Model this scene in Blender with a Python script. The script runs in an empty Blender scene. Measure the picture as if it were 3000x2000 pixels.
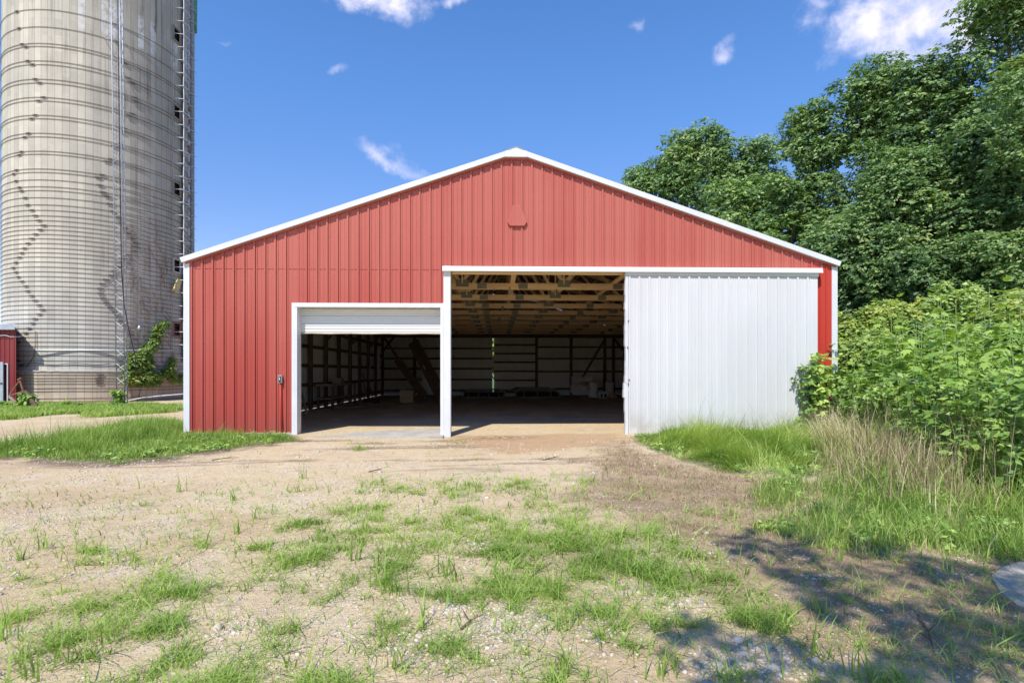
import bpy, math, random
import numpy as np
from mathutils import Vector, Matrix

SC = bpy.context.scene
R_ = math.radians
random.seed(7)
rng = np.random.default_rng(11)

# ------------------------------------------------------------------ camera
PSI = R_(1.6); FPX = 1600.0; CX = 1500.0; HY = 1088.0; CH = 1.6
cd = bpy.data.cameras.new("camera"); cam = bpy.data.objects.new("camera", cd)
SC.collection.objects.link(cam); SC.camera = cam
cd.sensor_width = 36; cd.lens = FPX / 3000 * 36
cd.shift_y = (HY - 1000) / 3000
cd.clip_start = 0.05; cd.clip_end = 3000
cam.location = (0, 0, CH); cam.rotation_euler = (R_(90), 0, -PSI)
cP, sP = math.cos(PSI), math.sin(PSI)

# ------------------------------------------------------------------ sun + sky
SUNV = Vector((0.26, 0.68, -1.0)).normalized()
SUN_EL = math.asin(-SUNV.z)
sl = bpy.data.lights.new("sun", 'SUN'); so = bpy.data.objects.new("sun", sl)
SC.collection.objects.link(so)
sl.energy = 3.4; sl.angle = R_(0.55); sl.color = (1.0, 0.955, 0.88)
so.rotation_euler = SUNV.to_track_quat('-Z', 'Y').to_euler(); so.location = (-10, -20, 40)
SC.view_settings.view_transform = 'Standard'; SC.view_settings.look = 'None'
SC.view_settings.exposure = 0.62; SC.view_settings.gamma = 1.0
SC.render.engine = 'CYCLES'
SC.cycles.max_bounces = 10; SC.cycles.diffuse_bounces = 6; SC.cycles.glossy_bounces = 3
SC.cycles.transmission_bounces = 5; SC.cycles.transparent_max_bounces = 8
SC.cycles.use_denoising = True
try:
    SC.cycles.denoiser = 'OPENIMAGEDENOISE'; SC.cycles.denoising_prefilter = 'ACCURATE'
except Exception: pass
SC.cycles.sample_clamp_indirect = 8

def pdir(px, py):
    u = (px - CX) / FPX; v = (HY - py) / FPX
    return Vector((sP + u * cP, cP - u * sP, v))

W = bpy.data.worlds.new("World"); SC.world = W; W.use_nodes = True
nt = W.node_tree; nt.nodes.clear()
class NG:
    """tiny node-graph helper"""
    def __init__(s, nt): s.nt = nt
    def n(s, t, **kw):
        nd = s.nt.nodes.new(t)
        for k, v in kw.items(): setattr(nd, k, v)
        return nd
    def set(s, sock, v):
        if v is None: return
        if isinstance(v, bpy.types.NodeSocket): s.nt.links.new(v, sock)
        else: sock.default_value = v
    def m(s, op, a, b=None, c=None, clamp=False):
        nd = s.n('ShaderNodeMath', operation=op); nd.use_clamp = clamp
        for i, v in enumerate((a, b, c)):
            if v is not None: s.set(nd.inputs[i], v)
        return nd.outputs[0]
    def vm(s, op, a, b=None, out=0):
        nd = s.n('ShaderNodeVectorMath', operation=op)
        s.set(nd.inputs[0], a)
        if b is not None: s.set(nd.inputs[1], b)
        return nd.outputs[out]
    def noise(s, vec, scale, detail=4, rough=0.55, dist=0.0, col=False):
        nd = s.n('ShaderNodeTexNoise')
        if vec is not None: s.set(nd.inputs['Vector'], vec)
        nd.inputs['Scale'].default_value = scale; nd.inputs['Detail'].default_value = detail
        nd.inputs['Roughness'].default_value = rough; nd.inputs['Distortion'].default_value = dist
        return nd.outputs[1 if col else 0]
    def mix(s, f, a, b, blend='MIX'):
        nd = s.n('ShaderNodeMix', data_type='RGBA', blend_type=blend)
        s.set(nd.inputs[0], f)
        for i, v in ((6, a), (7, b)):
            if isinstance(v, tuple) and len(v) == 3: v = (*v, 1)
            s.set(nd.inputs[i], v)
        return nd.outputs[2]
    def ss(s, v, lo, hi, a=0.0, b=1.0):
        nd = s.n('ShaderNodeMapRange', interpolation_type='SMOOTHSTEP')
        s.set(nd.inputs[0], v); nd.inputs[1].default_value = lo; nd.inputs[2].default_value = hi
        nd.inputs[3].default_value = a; nd.inputs[4].default_value = b
        return nd.outputs[0]
    def xyz(s, v):
        nd = s.n('ShaderNodeSeparateXYZ'); s.set(nd.inputs[0], v); return nd.outputs
    def comb(s, x, y, z):
        nd = s.n('ShaderNodeCombineXYZ')
        for i, v in enumerate((x, y, z)): s.set(nd.inputs[i], v)
        return nd.outputs[0]

g = NG(nt)
sky = g.n('ShaderNodeTexSky', sky_type='NISHITA')
sky.sun_disc = False; sky.sun_elevation = SUN_EL
sky.sun_rotation = math.atan2(-SUNV.x, -SUNV.y) % (2 * math.pi)
sky.air_density = 1.0; sky.dust_density = 0.0; sky.ozone_density = 1.6; sky.altitude = 200
hs = g.n('ShaderNodeHueSaturation'); hs.inputs['Saturation'].default_value = 1.23
hs.inputs['Hue'].default_value = 0.5; hs.inputs['Value'].default_value = 1.0
nt.links.new(sky.outputs[0], hs.inputs['Color'])
tc = g.n('ShaderNodeTexCoord'); D = tc.outputs['Generated']
warp = g.noise(D, 9, 6, .6, 0, True)
wv = g.vm('SCALE', g.vm('SUBTRACT', warp, (0.5, 0.5, 0.5))); wv.node.inputs[3].default_value = 0.085
Dw = g.vm('ADD', D, wv)
fb = g.noise(D, 24, 7, .58, .15)
cover = None
# (px, py, half width px, half height px, tilt deg, strength, softness)
CL = [(1090, -25, 170, 52, 4, 1.0), (1330, -8, 40, 16, -8, .7), (1145, 468, 120, 24, 27, .62), (1095, 438, 60, 16, 5, .5),
      (2670, 50, 230, 120, -4, 1.0), (2800, 0, 280, 160, -10, 1.0), (2630, 130, 150, 75, 35, .9),
      (2138, 156, 32, 26, 10, .62), (2150, 122, 16, 22, 60, .25), (1867, 78, 12, 20, 80, .32), (985, 226, 26, 12, -25, .28),
      (2400, 0, 60, 22, 5, .45), (660, 118, 18, 7, 0, .12)]
for (px, py, hw, hh, tl, st) in CL:
    c = pdir(px, py).normalized()
    rx = Vector((cP, -sP, 0)); rx = (rx - c * rx.dot(c)).normalized(); up = rx.cross(c).normalized()
    if up.z < 0: up = -up
    t = R_(-tl); a = rx * math.cos(t) + up * math.sin(t); b = -rx * math.sin(t) + up * math.cos(t)
    k = 1 / pdir(px, py).length / FPX
    ua = g.m('DIVIDE', g.vm('DOT_PRODUCT', Dw, tuple(a), 1), hw * k * 1.25)
    ub = g.m('DIVIDE', g.vm('DOT_PRODUCT', Dw, tuple(b), 1), hh * k * 1.25)
    # subtract the centre's own coordinates (zero by construction)
    l = g.m('SQRT', g.m('ADD', g.m('MULTIPLY', ua, ua), g.m('MULTIPLY', ub, ub)))
    d = g.m('SUBTRACT', 1.0, l)
    d = g.m('ADD', g.m('MULTIPLY', d, .9), g.m('MULTIPLY', g.m('SUBTRACT', fb, 0.5), 1.7))
    d = g.ss(d, -0.05, 1.0, 0, st)
    front = g.m('GREATER_THAN', g.vm('DOT_PRODUCT', D, tuple(c), 1), 0.0)
    d = g.m('MULTIPLY', d, front)
    cover = d if cover is None else g.m('MAXIMUM', cover, d)
ccol = g.mix(g.ss(fb, .35, .7), (3.9, 4.0, 5.3), (5.4, 5.2, 6.0))
elev = g.ss(g.xyz(D)[2], .16, .50)
skyc = g.mix(1.0, hs.outputs[0], g.mix(elev, (.93, .78, .88), (1.0, 1.0, 1.13)), 'MULTIPLY')
final = g.mix(cover, skyc, ccol)
bg = g.n('ShaderNodeBackground'); bg.inputs[1].default_value = 0.136
g.set(bg.inputs[0], final)
wo = g.n('ShaderNodeOutputWorld'); nt.links.new(bg.outputs[0], wo.inputs[0])

# ------------------------------------------------------------------ pixel -> point helpers (layout measured off the photograph)
def P(px, py, Y):
    d = pdir(px, py); t = Y / d.y
    return Vector((d.x * t, Y, CH + d.z * t))
def G(px, py):
    d = pdir(px, py); t = -CH / d.z
    return Vector((d.x * t, d.y * t, 0))
def gz(x, y):
    """ground height: a shallow dip in front of the two openings"""
    return -0.075 * np.exp(-((x + 1.0) / 3.2) ** 2) * np.exp(-((y - 13.6) / 2.2) ** 2)

# ------------------------------------------------------------------ objects
def link(o): SC.collection.objects.link(o); return o
def tag(o, label=None, cat=None, group=None, kind=None):
    if label: o["label"] = label
    if cat: o["category"] = cat
    if group: o["group"] = group
    if kind: o["kind"] = kind
    return o
ORG = {}
def thing(name, loc=(0, 0, 0), label=None, cat=None, group=None):
    o = link(bpy.data.objects.new(name, None)); o.location = loc; o.empty_display_size = .2
    ORG[o.name] = Vector(loc); return tag(o, label, cat, group)

class MB:
    def __init__(s): s.v = []; s.f = []
    def add(s, vs, fs):
        b = len(s.v); s.v += [tuple(v) for v in vs]; s.f += [tuple(i + b for i in f) for f in fs]; return s
    def box(s, x0, x1, y0, y1, z0, z1):
        vs = [(x0, y0, z0), (x1, y0, z0), (x1, y1, z0), (x0, y1, z0), (x0, y0, z1), (x1, y0, z1), (x1, y1, z1), (x0, y1, z1)]
        return s.add(vs, [(0, 3, 2, 1), (4, 5, 6, 7), (0, 1, 5, 4), (1, 2, 6, 5), (2, 3, 7, 6), (3, 0, 4, 7)])
    def bar(s, a, b, w, h, up=(0, 0, 1)):
        a = Vector(a); b = Vector(b); d = (b - a).normalized(); up = Vector(up)
        if abs(d.dot(up)) > .99: up = Vector((0, 1, 0))
        r = d.cross(up).normalized(); u = r.cross(d).normalized()
        vs = []
        for p in (a, b):
            for (i, j) in ((-1, -1), (1, -1), (1, 1), (-1, 1)): vs.append(p + r * (i * w / 2) + u * (j * h / 2))
        return s.add(vs, [(3, 2, 1, 0), (4, 5, 6, 7), (0, 1, 5, 4), (1, 2, 6, 5), (2, 3, 7, 6), (3, 0, 4, 7)])
    def prism(s, pts, axis, a0, a1):
        """polygon pts (2D) extruded on axis between a0 and a1"""
        n = len(pts); vs = []
        for a in (a0, a1):
            for (p, q) in pts:
                vs.append({'y': (p, a, q), 'x': (a, p, q), 'z': (p, q, a)}[axis])
        fs = [tuple(range(n)), tuple(range(2 * n - 1, n - 1, -1))]
        fs += [(i, i + n, (i + 1) % n + n, (i + 1) % n) for i in range(n)]
        return s.add(vs, fs)
    def tube(s, pts, r, n=8, closed=False, cap=True):
        pts = [Vector(p) for p in pts]; m = len(pts); vs = []
        rr = r if isinstance(r, (list, tuple)) else [r] * m
        prev = None
        for i, p in enumerate(pts):
            if closed: d = pts[(i + 1) % m] - pts[i - 1]
            else: d = pts[min(i + 1, m - 1)] - pts[max(i - 1, 0)]
            d.normalize()
            ref = prev if prev is not None else (Vector((0, 0, 1)) if abs(d.z) < .9 else Vector((1, 0, 0)))
            u = (ref - d * ref.dot(d)).normalized(); prev = u; w = d.cross(u)
            for k in range(n):
                t = 2 * math.pi * k / n; vs.append(p + (u * math.cos(t) + w * math.sin(t)) * rr[i])
        fs = []
        for i in range(m if closed else m - 1):
            j = (i + 1) % m
            for k in range(n): fs.append((i * n + k, i * n + (k + 1) % n, j * n + (k + 1) % n, j * n + k))
        if cap and not closed:
            fs.append(tuple(range(n - 1, -1, -1))); fs.append(tuple((m - 1) * n + k for k in range(n)))
        return s.add(vs, fs)
    def lathe(s, c, prof, n=24):
        vs = []
        for (r, z) in prof:
            for k in range(n):
                t = 2 * math.pi * k / n; vs.append((c[0] + r * math.cos(t), c[1] + r * math.sin(t), c[2] + z))
        fs = []
        for i in range(len(prof) - 1):
            for k in range(n): fs.append((i * n + k, i * n + (k + 1) % n, (i + 1) * n + (k + 1) % n, (i + 1) * n + k))
        fs.append(tuple(range(n - 1, -1, -1))); fs.append(tuple((len(prof) - 1) * n + k for k in range(n)))
        return s.add(vs, fs)
    def build(s, name, mat, parent=None, smooth=False, bevel=0):
        o0 = ORG[parent.name] if parent else Vector((0, 0, 0))
        me = bpy.data.meshes.new(name)
        me.from_pydata([(v[0] - o0.x, v[1] - o0.y, v[2] - o0.z) for v in s.v], [], s.f); me.update()
        o = link(bpy.data.objects.new(name, me)); me.materials.append(mat)
        if smooth: me.shade_smooth()
        if parent: o.parent = parent
        ORG[o.name] = o0
        if bevel:
            bm = o.modifiers.new("bevel", 'BEVEL'); bm.width = bevel; bm.segments = 2; bm.limit_method = 'ANGLE'
        return o

def mesh_np(name, V, F, mat, attr=None, parent=None, smooth=False, col=None):
    """V (n,3), F (m,k) arrays -> one mesh object; attr = per-face floats, col = per-vertex colours"""
    me = bpy.data.meshes.new(name)
    V = np.ascontiguousarray(V, dtype=np.float32); F = np.ascontiguousarray(F, dtype=np.int32)
    m, k = F.shape
    me.vertices.add(len(V)); me.vertices.foreach_set("co", V.ravel())
    me.loops.add(m * k); me.loops.foreach_set("vertex_index", F.ravel())
    me.polygons.add(m); me.polygons.foreach_set("loop_start", np.arange(0, m * k, k, dtype=np.int32))
    me.update(calc_edges=True)
    if attr is not None:
        at = me.attributes.new("tint", 'FLOAT', 'FACE'); at.data.foreach_set("value", np.ascontiguousarray(attr, dtype=np.float32))
    if col is not None:
        at = me.attributes.new("gcol", 'FLOAT_COLOR', 'POINT')
        at.data.foreach_set("color", np.ascontiguousarray(col, dtype=np.float32).ravel())
    if smooth: me.shade_smooth()
    me.materials.append(mat)
    o = link(bpy.data.objects.new(name, me))
    if parent: o.parent = parent; ORG[o.name] = ORG[parent.name]
    return o

# ------------------------------------------------------------------ materials
def newmat(name):
    m = bpy.data.materials.new(name); m.use_nodes = True; t = m.node_tree; t.nodes.clear()
    g = NG(t); b = g.n('ShaderNodeBsdfPrincipled'); o = g.n('ShaderNodeOutputMaterial'); t.links.new(b.outputs[0], o.inputs[0])
    return m, g, b, o
def bump(g, b, h, strength=.3, dist=.01):
    bp = g.n('ShaderNodeBump'); bp.inputs['Strength'].default_value = strength; bp.inputs['Distance'].default_value = dist
    g.set(bp.inputs['Height'], h); g.set(b.inputs['Normal'], bp.outputs[0])
def pm(name, c1, c2, scale=3, rough=.6, bmp=0.0, metal=0.0, stretch=(1, 1, 1), c3=None, s3=20, t3=.62, bscale=None, spec=.5):
    m, g, b, o = newmat(name)
    t = g.n('ShaderNodeTexCoord'); v = g.vm('MULTIPLY', t.outputs['Object'], stretch)
    f = g.ss(g.noise(v, scale, 6, .6), .32, .68)
    c = g.mix(f, c1, c2)
    if c3: c = g.mix(g.ss(g.noise(v, s3, 5, .65), t3, t3 + .09), c, c3)
    g.set(b.inputs['Base Color'], c)
    b.inputs['Roughness'].default_value = rough; b.inputs['Metallic'].default_value = metal
    b.inputs['Specular IOR Level'].default_value = spec
    if bmp: bump(g, b, g.noise(v, bscale or scale * 8, 4, .6), bmp)
    return m

SCR = -((-8.44 + .14 + .033) / .264) % 1.0
def red_metal(name, c_deep, c_fade_gloss):
    m, g, b, o = newmat(name)
    t = g.n('ShaderNodeTexCoord'); v = t.outputs['Object']
    x, y, z = g.xyz(v)
    big = g.noise(g.vm('MULTIPLY', v, (1.2, 1, .22)), 1.0, 5, .6)
    # chalky fading, plus sky gloss painted in as paler red high on the gable
    f = g.m('ADD', g.m('MULTIPLY', g.ss(z, 0.0, 6.0), .55), g.m('MULTIPLY', big, .8))
    # each rolled sheet differs a little
    sheet = g.m('FLOOR', g.m('DIVIDE', x, .792)); wn = g.n('ShaderNodeTexWhiteNoise', noise_dimensions='1D'); g.set(wn.inputs['W'], sheet)
    f = g.m('ADD', f, g.m('MULTIPLY', g.m('SUBTRACT', wn.outputs[0], .5), .22))
    c = g.mix(g.ss(f, .3, 1.15), c_deep, c_fade_gloss)
    st = g.noise(g.vm('MULTIPLY', v, (14, 1, .5)), 2.0, 4, .6)
    c = g.mix(g.m('MULTIPLY', g.ss(st, .55, .8), .22), c, (.30, .12, .09))
    low = g.m('MULTIPLY', g.ss(z, .55, .0), g.ss(g.noise(v, 3.0, 5, .6), .3, .7))
    c = g.mix(g.m('MULTIPLY', low, .5), c, (.25, .10, .07))
    sx = g.m('MULTIPLY', g.m('SUBTRACT', g.m('FRACT', g.m('ADD', g.m('DIVIDE', x, .264), 40.5 + SCR)), .5), .264)
    sz = g.m('MULTIPLY', g.m('SUBTRACT', g.m('FRACT', g.m('DIVIDE', z, .92)), .5), .92)
    sd = g.m('SQRT', g.m('ADD', g.m('MULTIPLY', sx, sx), g.m('MULTIPLY', sz, sz)))
    c = g.mix(g.m('MULTIPLY', g.ss(sd, .017, .009), .6), c, (.16, .05, .04))
    sp = g.noise(v, 38, 2, .5)
    c = g.mix(g.m('MULTIPLY', g.ss(sp, .74, .78), .6), c, (.16, .06, .05))
    g.set(b.inputs['Base Color'], c)
    b.inputs['Roughness'].default_value = .55; b.inputs['Specular IOR Level'].default_value = .35
    bump(g, b, g.noise(g.vm('MULTIPLY', v, (1.5, 1, .6)), 2.5, 3, .5), .25, .02)
    return m
M = {}
M['red'] = red_metal('red_sheet_metal', (.385, .058, .042), (.475, .132, .096))
M['red_fresh'] = red_metal('red_unfaded_metal', (.48, .040, .020), (.50, .05, .03))
M['white'] = pm('white_trim_metal', (.70, .70, .695), (.64, .65, .65), 1.5, .45, .05, c3=(.45, .42, .38), s3=22, t3=.72)
M['white_door'] = pm('white_door_metal', (.59, .59, .605), (.63, .63, .64), .6, .5, .12, stretch=(1, 1, .3), c3=(.55, .55, .55), s3=30, t3=.76, bscale=2)
def grime_door():
    m, g, b, o = newmat('white_door_metal')
    t = g.n('ShaderNodeTexCoord'); v = t.outputs['Object']; x, y, z = g.xyz(v)
    c = g.mix(g.ss(g.noise(g.vm('MULTIPLY', v, (1, 1, .3)), .8, 5, .6), .35, .65), (.625, .62, .615), (.665, .66, .655))
    st = g.noise(g.vm('MULTIPLY', v, (9, 1, .35)), 1.6, 5, .65)
    c = g.mix(g.m('MULTIPLY', g.ss(st, .56, .74), .22), c, (.42, .41, .38))
    low = g.m('MULTIPLY', g.ss(z, .75, .05), g.ss(g.noise(v, 2.6, 6, .65), .3, .62))
    c = g.mix(g.m('MULTIPLY', low, .55), c, (.36, .32, .24))
    sp = g.noise(v, 30, 3, .6); c = g.mix(g.m('MULTIPLY', g.ss(sp, .73, .77), .6), c, (.30, .24, .19))
    g.set(b.inputs['Base Color'], c); b.inputs['Roughness'].default_value = .5
    bump(g, b, g.noise(g.vm('MULTIPLY', v, (1.2, 1, .5)), 2.2, 3, .5), .22, .02); return m
M['white_door'] = grime_door()
M['roller'] = pm('roller_door_metal', (.66, .68, .64), (.74, .75, .72), 1.0, .5, .05, stretch=(.3, 1, 4))
M['red_dark'] = red_metal('dark_red_metal', (.20, .022, .024), (.26, .05, .045))
M['galv_in'] = pm('inner_sheet', (.55, .59, .57), (.66, .68, .64), 1.2, .45, .05, .0, stretch=(2, 2, .4))
M['wood_truss'] = pm('truss_timber', (.82, .60, .33), (.70, .48, .25), 2.2, .75, .1, stretch=(.35, 3, 3), c3=(.22, .12, .05), s3=7, t3=.68)
M['wood_dark'] = pm('old_dark_timber', (.085, .055, .035), (.15, .095, .06), 3, .85, .3, stretch=(2, 2, .5))
M['wood_grey'] = pm('weathered_timber', (.24, .20, .155), (.33, .28, .22), 3, .85, .3, stretch=(2, 2, .6), c3=(.10, .08, .06), s3=14)
M['wood_pale'] = pm('pale_timber', (.60, .52, .40), (.50, .42, .31), 3, .8, .2, stretch=(2, 2, .6))
M['plate'] = pm('nail_plate', (.19, .20, .16), (.26, .27, .21), 30, .5, .2, .3)
M['roof_in'] = pm('roof_sheet_underside', (.24, .20, .18), (.34, .30, .27), 2, .6, .1)
M['conc'] = pm('concrete', (.50, .47, .41), (.40, .36, .30), 2.5, .9, .4, c3=(.42, .34, .25), s3=9, t3=.56, bscale=60)
M['rust'] = pm('rusty_steel', (.22, .085, .045), (.34, .13, .075), 9, .8, .3)
M['galv'] = pm('galvanised_steel', (.45, .48, .52), (.55, .58, .61), 6, .42, .05, .55)
M['galv_dull'] = pm('dull_galvanised', (.26, .28, .29), (.36, .37, .36), 3, .6, .1, .3, c3=(.20, .11, .07), s3=6)
M['black'] = pm('black_cable', (.02, .022, .03), (.03, .03, .04), 3, .6)
M['dark'] = pm('dark_void', (.012, .01, .01), (.02, .015, .015), 3, .9)
M['tyre'] = pm('tyre_rubber', (.025, .025, .026), (.05, .05, .05), 8, .85, .3)
M['card'] = pm('cardboard', (.45, .34, .21), (.38, .28, .17), 3, .85, .05)
M['paper'] = pm('pale_paper', (.7, .7, .72), (.6, .6, .62), 5, .8)
M['orange_bag'] = pm('orange_bag', (.45, .12, .05), (.6, .35, .22), 9, .7, .2)
M['yellow'] = pm('yellow_board', (.62, .50, .22), (.50, .40, .18), 6, .8, .2)
M['bark'] = pm('tree_bark', (.13, .105, .08), (.22, .19, .15), 4, .9, .6, stretch=(3, 3, .6))
M['stem'] = pm('green_stem', (.10, .17, .04), (.17, .24, .06), 5, .6)
M['slab'] = pm('tan_concrete', (.42, .36, .29), (.33, .28, .22), 2.5, .95, .5, c3=(.55, .50, .43), s3=40, t3=.52, bscale=60)
M['greenpaint'] = pm('green_paint', (.03, .22, .13), (.10, .30, .2), 6, .5)
M['drybrown'] = pm('dry_vine', (.16, .10, .06), (.24, .16, .10), 6, .9)
M['block'] = pm('concrete_block', (.60, .56, .52), (.70, .66, .62), 4, .9, .3, bscale=50)

def leafmat(name, ramp, rough=.42, trans=.35, spec=.5):
    m, g, b, o = newmat(name)
    a = g.n('ShaderNodeAttribute', attribute_name='tint')
    cr = g.n('ShaderNodeValToRGB'); g.set(cr.inputs[0], a.outputs['Fac'])
    el = cr.color_ramp.elements
    el[0].position = ramp[0][0]; el[0].color = (*ramp[0][1], 1); el[1].position = ramp[-1][0]; el[1].color = (*ramp[-1][1], 1)
    for p, c in ramp[1:-1]: e = el.new(p); e.color = (*c, 1)
    g.set(b.inputs['Base Color'], cr.outputs[0])
    b.inputs['Roughness'].default_value = rough; b.inputs['Specular IOR Level'].default_value = spec
    tr = g.n('ShaderNodeBsdfTranslucent')
    g.set(tr.inputs[0], g.mix(1.0, cr.outputs[0], (1.25, 1.35, .55), 'MULTIPLY'))
    mx = g.n('ShaderNodeMixShader'); mx.inputs[0].default_value = trans
    g.nt.links.new(b.outputs[0], mx.inputs[1]); g.nt.links.new(tr.outputs[0], mx.inputs[2]); g.nt.links.new(mx.outputs[0], o.inputs[0])
    return m
M['leaf_tree'] = leafmat('tree_leaf', [(0, (.05, .11, .038)), (.45, (.17, .29, .09)), (.8, (.29, .41, .13)), (1, (.44, .52, .20))], .5, .32, .5)
M['leaf_light'] = leafmat('light_tree_leaf', [(0, (.08, .16, .045)), (.5, (.24, .37, .10)), (1, (.48, .58, .17))], .45, .32)
M['leaf_shrub'] = leafmat('shrub_leaf', [(0, (.13, .21, .045)), (.5, (.32, .42, .085)), (1, (.58, .60, .16))], .5, .35)
M['leaf_weed'] = leafmat('weed_leaf', [(0, (.06, .13, .028)), (.5, (.23, .38, .07)), (1, (.52, .64, .16))], .5, .30)
M['leaf_vine'] = leafmat('vine_leaf', [(0, (.07, .14, .025)), (.6, (.16, .27, .05)), (1, (.34, .36, .08))], .5, .3)
M['grass'] = leafmat('grass_blade', [(0, (.09, .17, .03)), (.45, (.28, .41, .08)), (.8, (.50, .60, .17)), (.9, (.54, .52, .22)), (1, (.60, .50, .30))], .55, .35, .3)
M['dry'] = leafmat('dry_stalk', [(0, (.17, .12, .07)), (.5, (.48, .38, .23)), (1, (.80, .69, .46))], .8, .2, .2)
M['thatch'] = leafmat('dead_thatch', [(0, (.20, .13, .08)), (.5, (.44, .31, .20)), (.92, (.64, .50, .35)), (1, (.30, .38, .12))], .85, .15, .2)

# silo staves
def stave_mat(nm='concrete_staves', tintc=(1, 1, 1)):
    m, g, b, o = newmat(nm)
    t = g.n('ShaderNodeTexCoord'); v = t.outputs['Object']; x, y, z = g.xyz(v)
    ang = g.m('ARCTAN2', y, x)
    NS = 84
    u = g.m('MULTIPLY', ang, NS / (2 * math.pi)); ui = g.m('FLOOR', u); uf = g.m('FRACT', u)
    zz = g.m('ADD', g.m('DIVIDE', z, .82), g.m('MULTIPLY', g.m('MODULO', g.m('ABSOLUTE', ui), 2), .5)); zi = g.m('FLOOR', zz); zf = g.m('FRACT', zz)
    wn = g.n('ShaderNodeTexWhiteNoise', noise_dimensions='3D'); g.set(wn.inputs['Vector'], g.comb(ui, zi, 0))
    wn2 = g.n('ShaderNodeTexWhiteNoise', noise_dimensions='3D'); g.set(wn2.inputs['Vector'], g.comb(ui, 7, 3))
    big = g.noise(v, .35, 5, .6)
    warm = g.mix(g.ss(big, .35, .65), (.60, .55, .445), (.50, .465, .38))
    cool = g.mix(g.ss(big, .35, .65), (.60, .57, .49), (.51, .49, .43))
    c = g.mix(g.ss(z, 9, 2), warm, cool)
    val = g.m('ADD', .82, g.m('MULTIPLY', wn.outputs[0], .14)); val = g.m('ADD', val, g.m('MULTIPLY', wn2.outputs[0], .20))
    vb = g.n('ShaderNodeCombineColor')
    for i in range(3): g.set(vb.inputs[i], val)
    c = g.mix(1.0, c, vb.outputs[0], 'MULTIPLY')
    # run-off stains, strongest towards the top and on the north-east side
    sv = g.comb(g.m('MULTIPLY', ang, 14), g.m('MULTIPLY', z, .13), 0)
    st = g.ss(g.noise(sv, 1.6, 6, .65), .5, .75)
    top = g.ss(z, 13, 20)
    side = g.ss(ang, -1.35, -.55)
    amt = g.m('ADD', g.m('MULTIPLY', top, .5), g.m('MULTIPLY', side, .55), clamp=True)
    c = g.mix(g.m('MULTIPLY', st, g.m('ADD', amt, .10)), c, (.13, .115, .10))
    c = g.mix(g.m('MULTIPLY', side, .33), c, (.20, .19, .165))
    mott = g.noise(v, 5, 6, .7)
    c = g.mix(g.m('MULTIPLY', g.ss(mott, .55, .75), .3), c, (.22, .20, .17))
    # patched pale staves near the top
    pat = g.m('MULTIPLY', g.m('MULTIPLY', g.ss(z, 18.9, 19.1), g.ss(z, 20.8, 20.6)), g.m('MULTIPLY', g.m('GREATER_THAN', wn2.outputs[0], .55), g.ss(ang, -1.5, -1.3)))
    c = g.mix(g.m('MULTIPLY', pat, g.ss(g.noise(v, 3, 5, .6), .35, .6)), c, (.62, .61, .58))
    jl = g.m('LESS_THAN', g.m('MINIMUM', uf, g.m('SUBTRACT', 1, uf)), .028)
    hl = g.m('LESS_THAN', g.m('MINIMUM', zf, g.m('SUBTRACT', 1, zf)), .012)
    jo = g.m('MAXIMUM', g.m('MULTIPLY', jl, .68), g.m('MULTIPLY', hl, .10))
    c = g.mix(1.0, g.mix(jo, c, (.14, .12, .10)), tintc, 'MULTIPLY')
    g.set(b.inputs['Base Color'], c); b.inputs['Roughness'].default_value = .92; b.inputs['Specular IOR Level'].default_value = .2
    bump(g, b, g.m('SUBTRACT', g.m('MULTIPLY', g.noise(v, 12, 5, .6), .5), jl), .35, .02)
    return m
M['stave'] = stave_mat()
M['mast_steel'] = pm('mast_steel', (.33, .36, .40), (.42, .45, .48), 6, .5, .05, .3)
M['stave_base'] = stave_mat('base_staves', (.92, .80, .70))

# ------------------------------------------------------------------ numpy noise / polygon masks
_perm = rng.permutation(4096)
def vnoise(x, y, seed=0):
    xi = np.floor(x).astype(np.int64); yi = np.floor(y).astype(np.int64); fx = x - xi; fy = y - yi
    fx = fx * fx * (3 - 2 * fx); fy = fy * fy * (3 - 2 * fy)
    def h(a, b): return _perm[(_perm[(a + seed * 131) & 4095] + b * 17 + seed) & 4095] / 4095.0
    return (h(xi, yi) * (1 - fx) + h(xi + 1, yi) * fx) * (1 - fy) + (h(xi, yi + 1) * (1 - fx) + h(xi + 1, yi + 1) * fx) * fy
def fbm(x, y, sc, o=4, seed=0):
    r = 0; a = 1; t = 0
    for i in range(o):
        r = r + a * vnoise(x * sc + i * 7.3, y * sc - i * 3.1, seed + i); t += a; a *= .55; sc *= 2.07
    return r / t
def sstep(v, a, b):
    t = np.clip((v - a) / (b - a), 0, 1); return t * t * (3 - 2 * t)
def polyd(x, y, poly):
    """signed distance (positive inside) to a polygon of world points"""
    n = len(poly); d = np.full(x.shape, 1e9); ins = np.zeros(x.shape, bool)
    for i in range(n):
        ax, ay = poly[i]; bx, by = poly[(i + 1) % n]; ex, ey = bx - ax, by - ay
        t = np.clip(((x - ax) * ex + (y - ay) * ey) / (ex * ex + ey * ey + 1e-12), 0, 1)
        d = np.minimum(d, np.hypot(x - ax - t * ex, y - ay - t * ey))
        c = ((ay > y) != (by > y)); 
        with np.errstate(divide='ignore', invalid='ignore'):
            ins ^= c & (x < (bx - ax) * (y - ay) / ((by - ay) if by != ay else 1e-12) + ax)
    return np.where(ins, d, -d)
def gp(*pts): return [(G(a, b).x, G(a, b).y) for a, b in pts]

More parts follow.
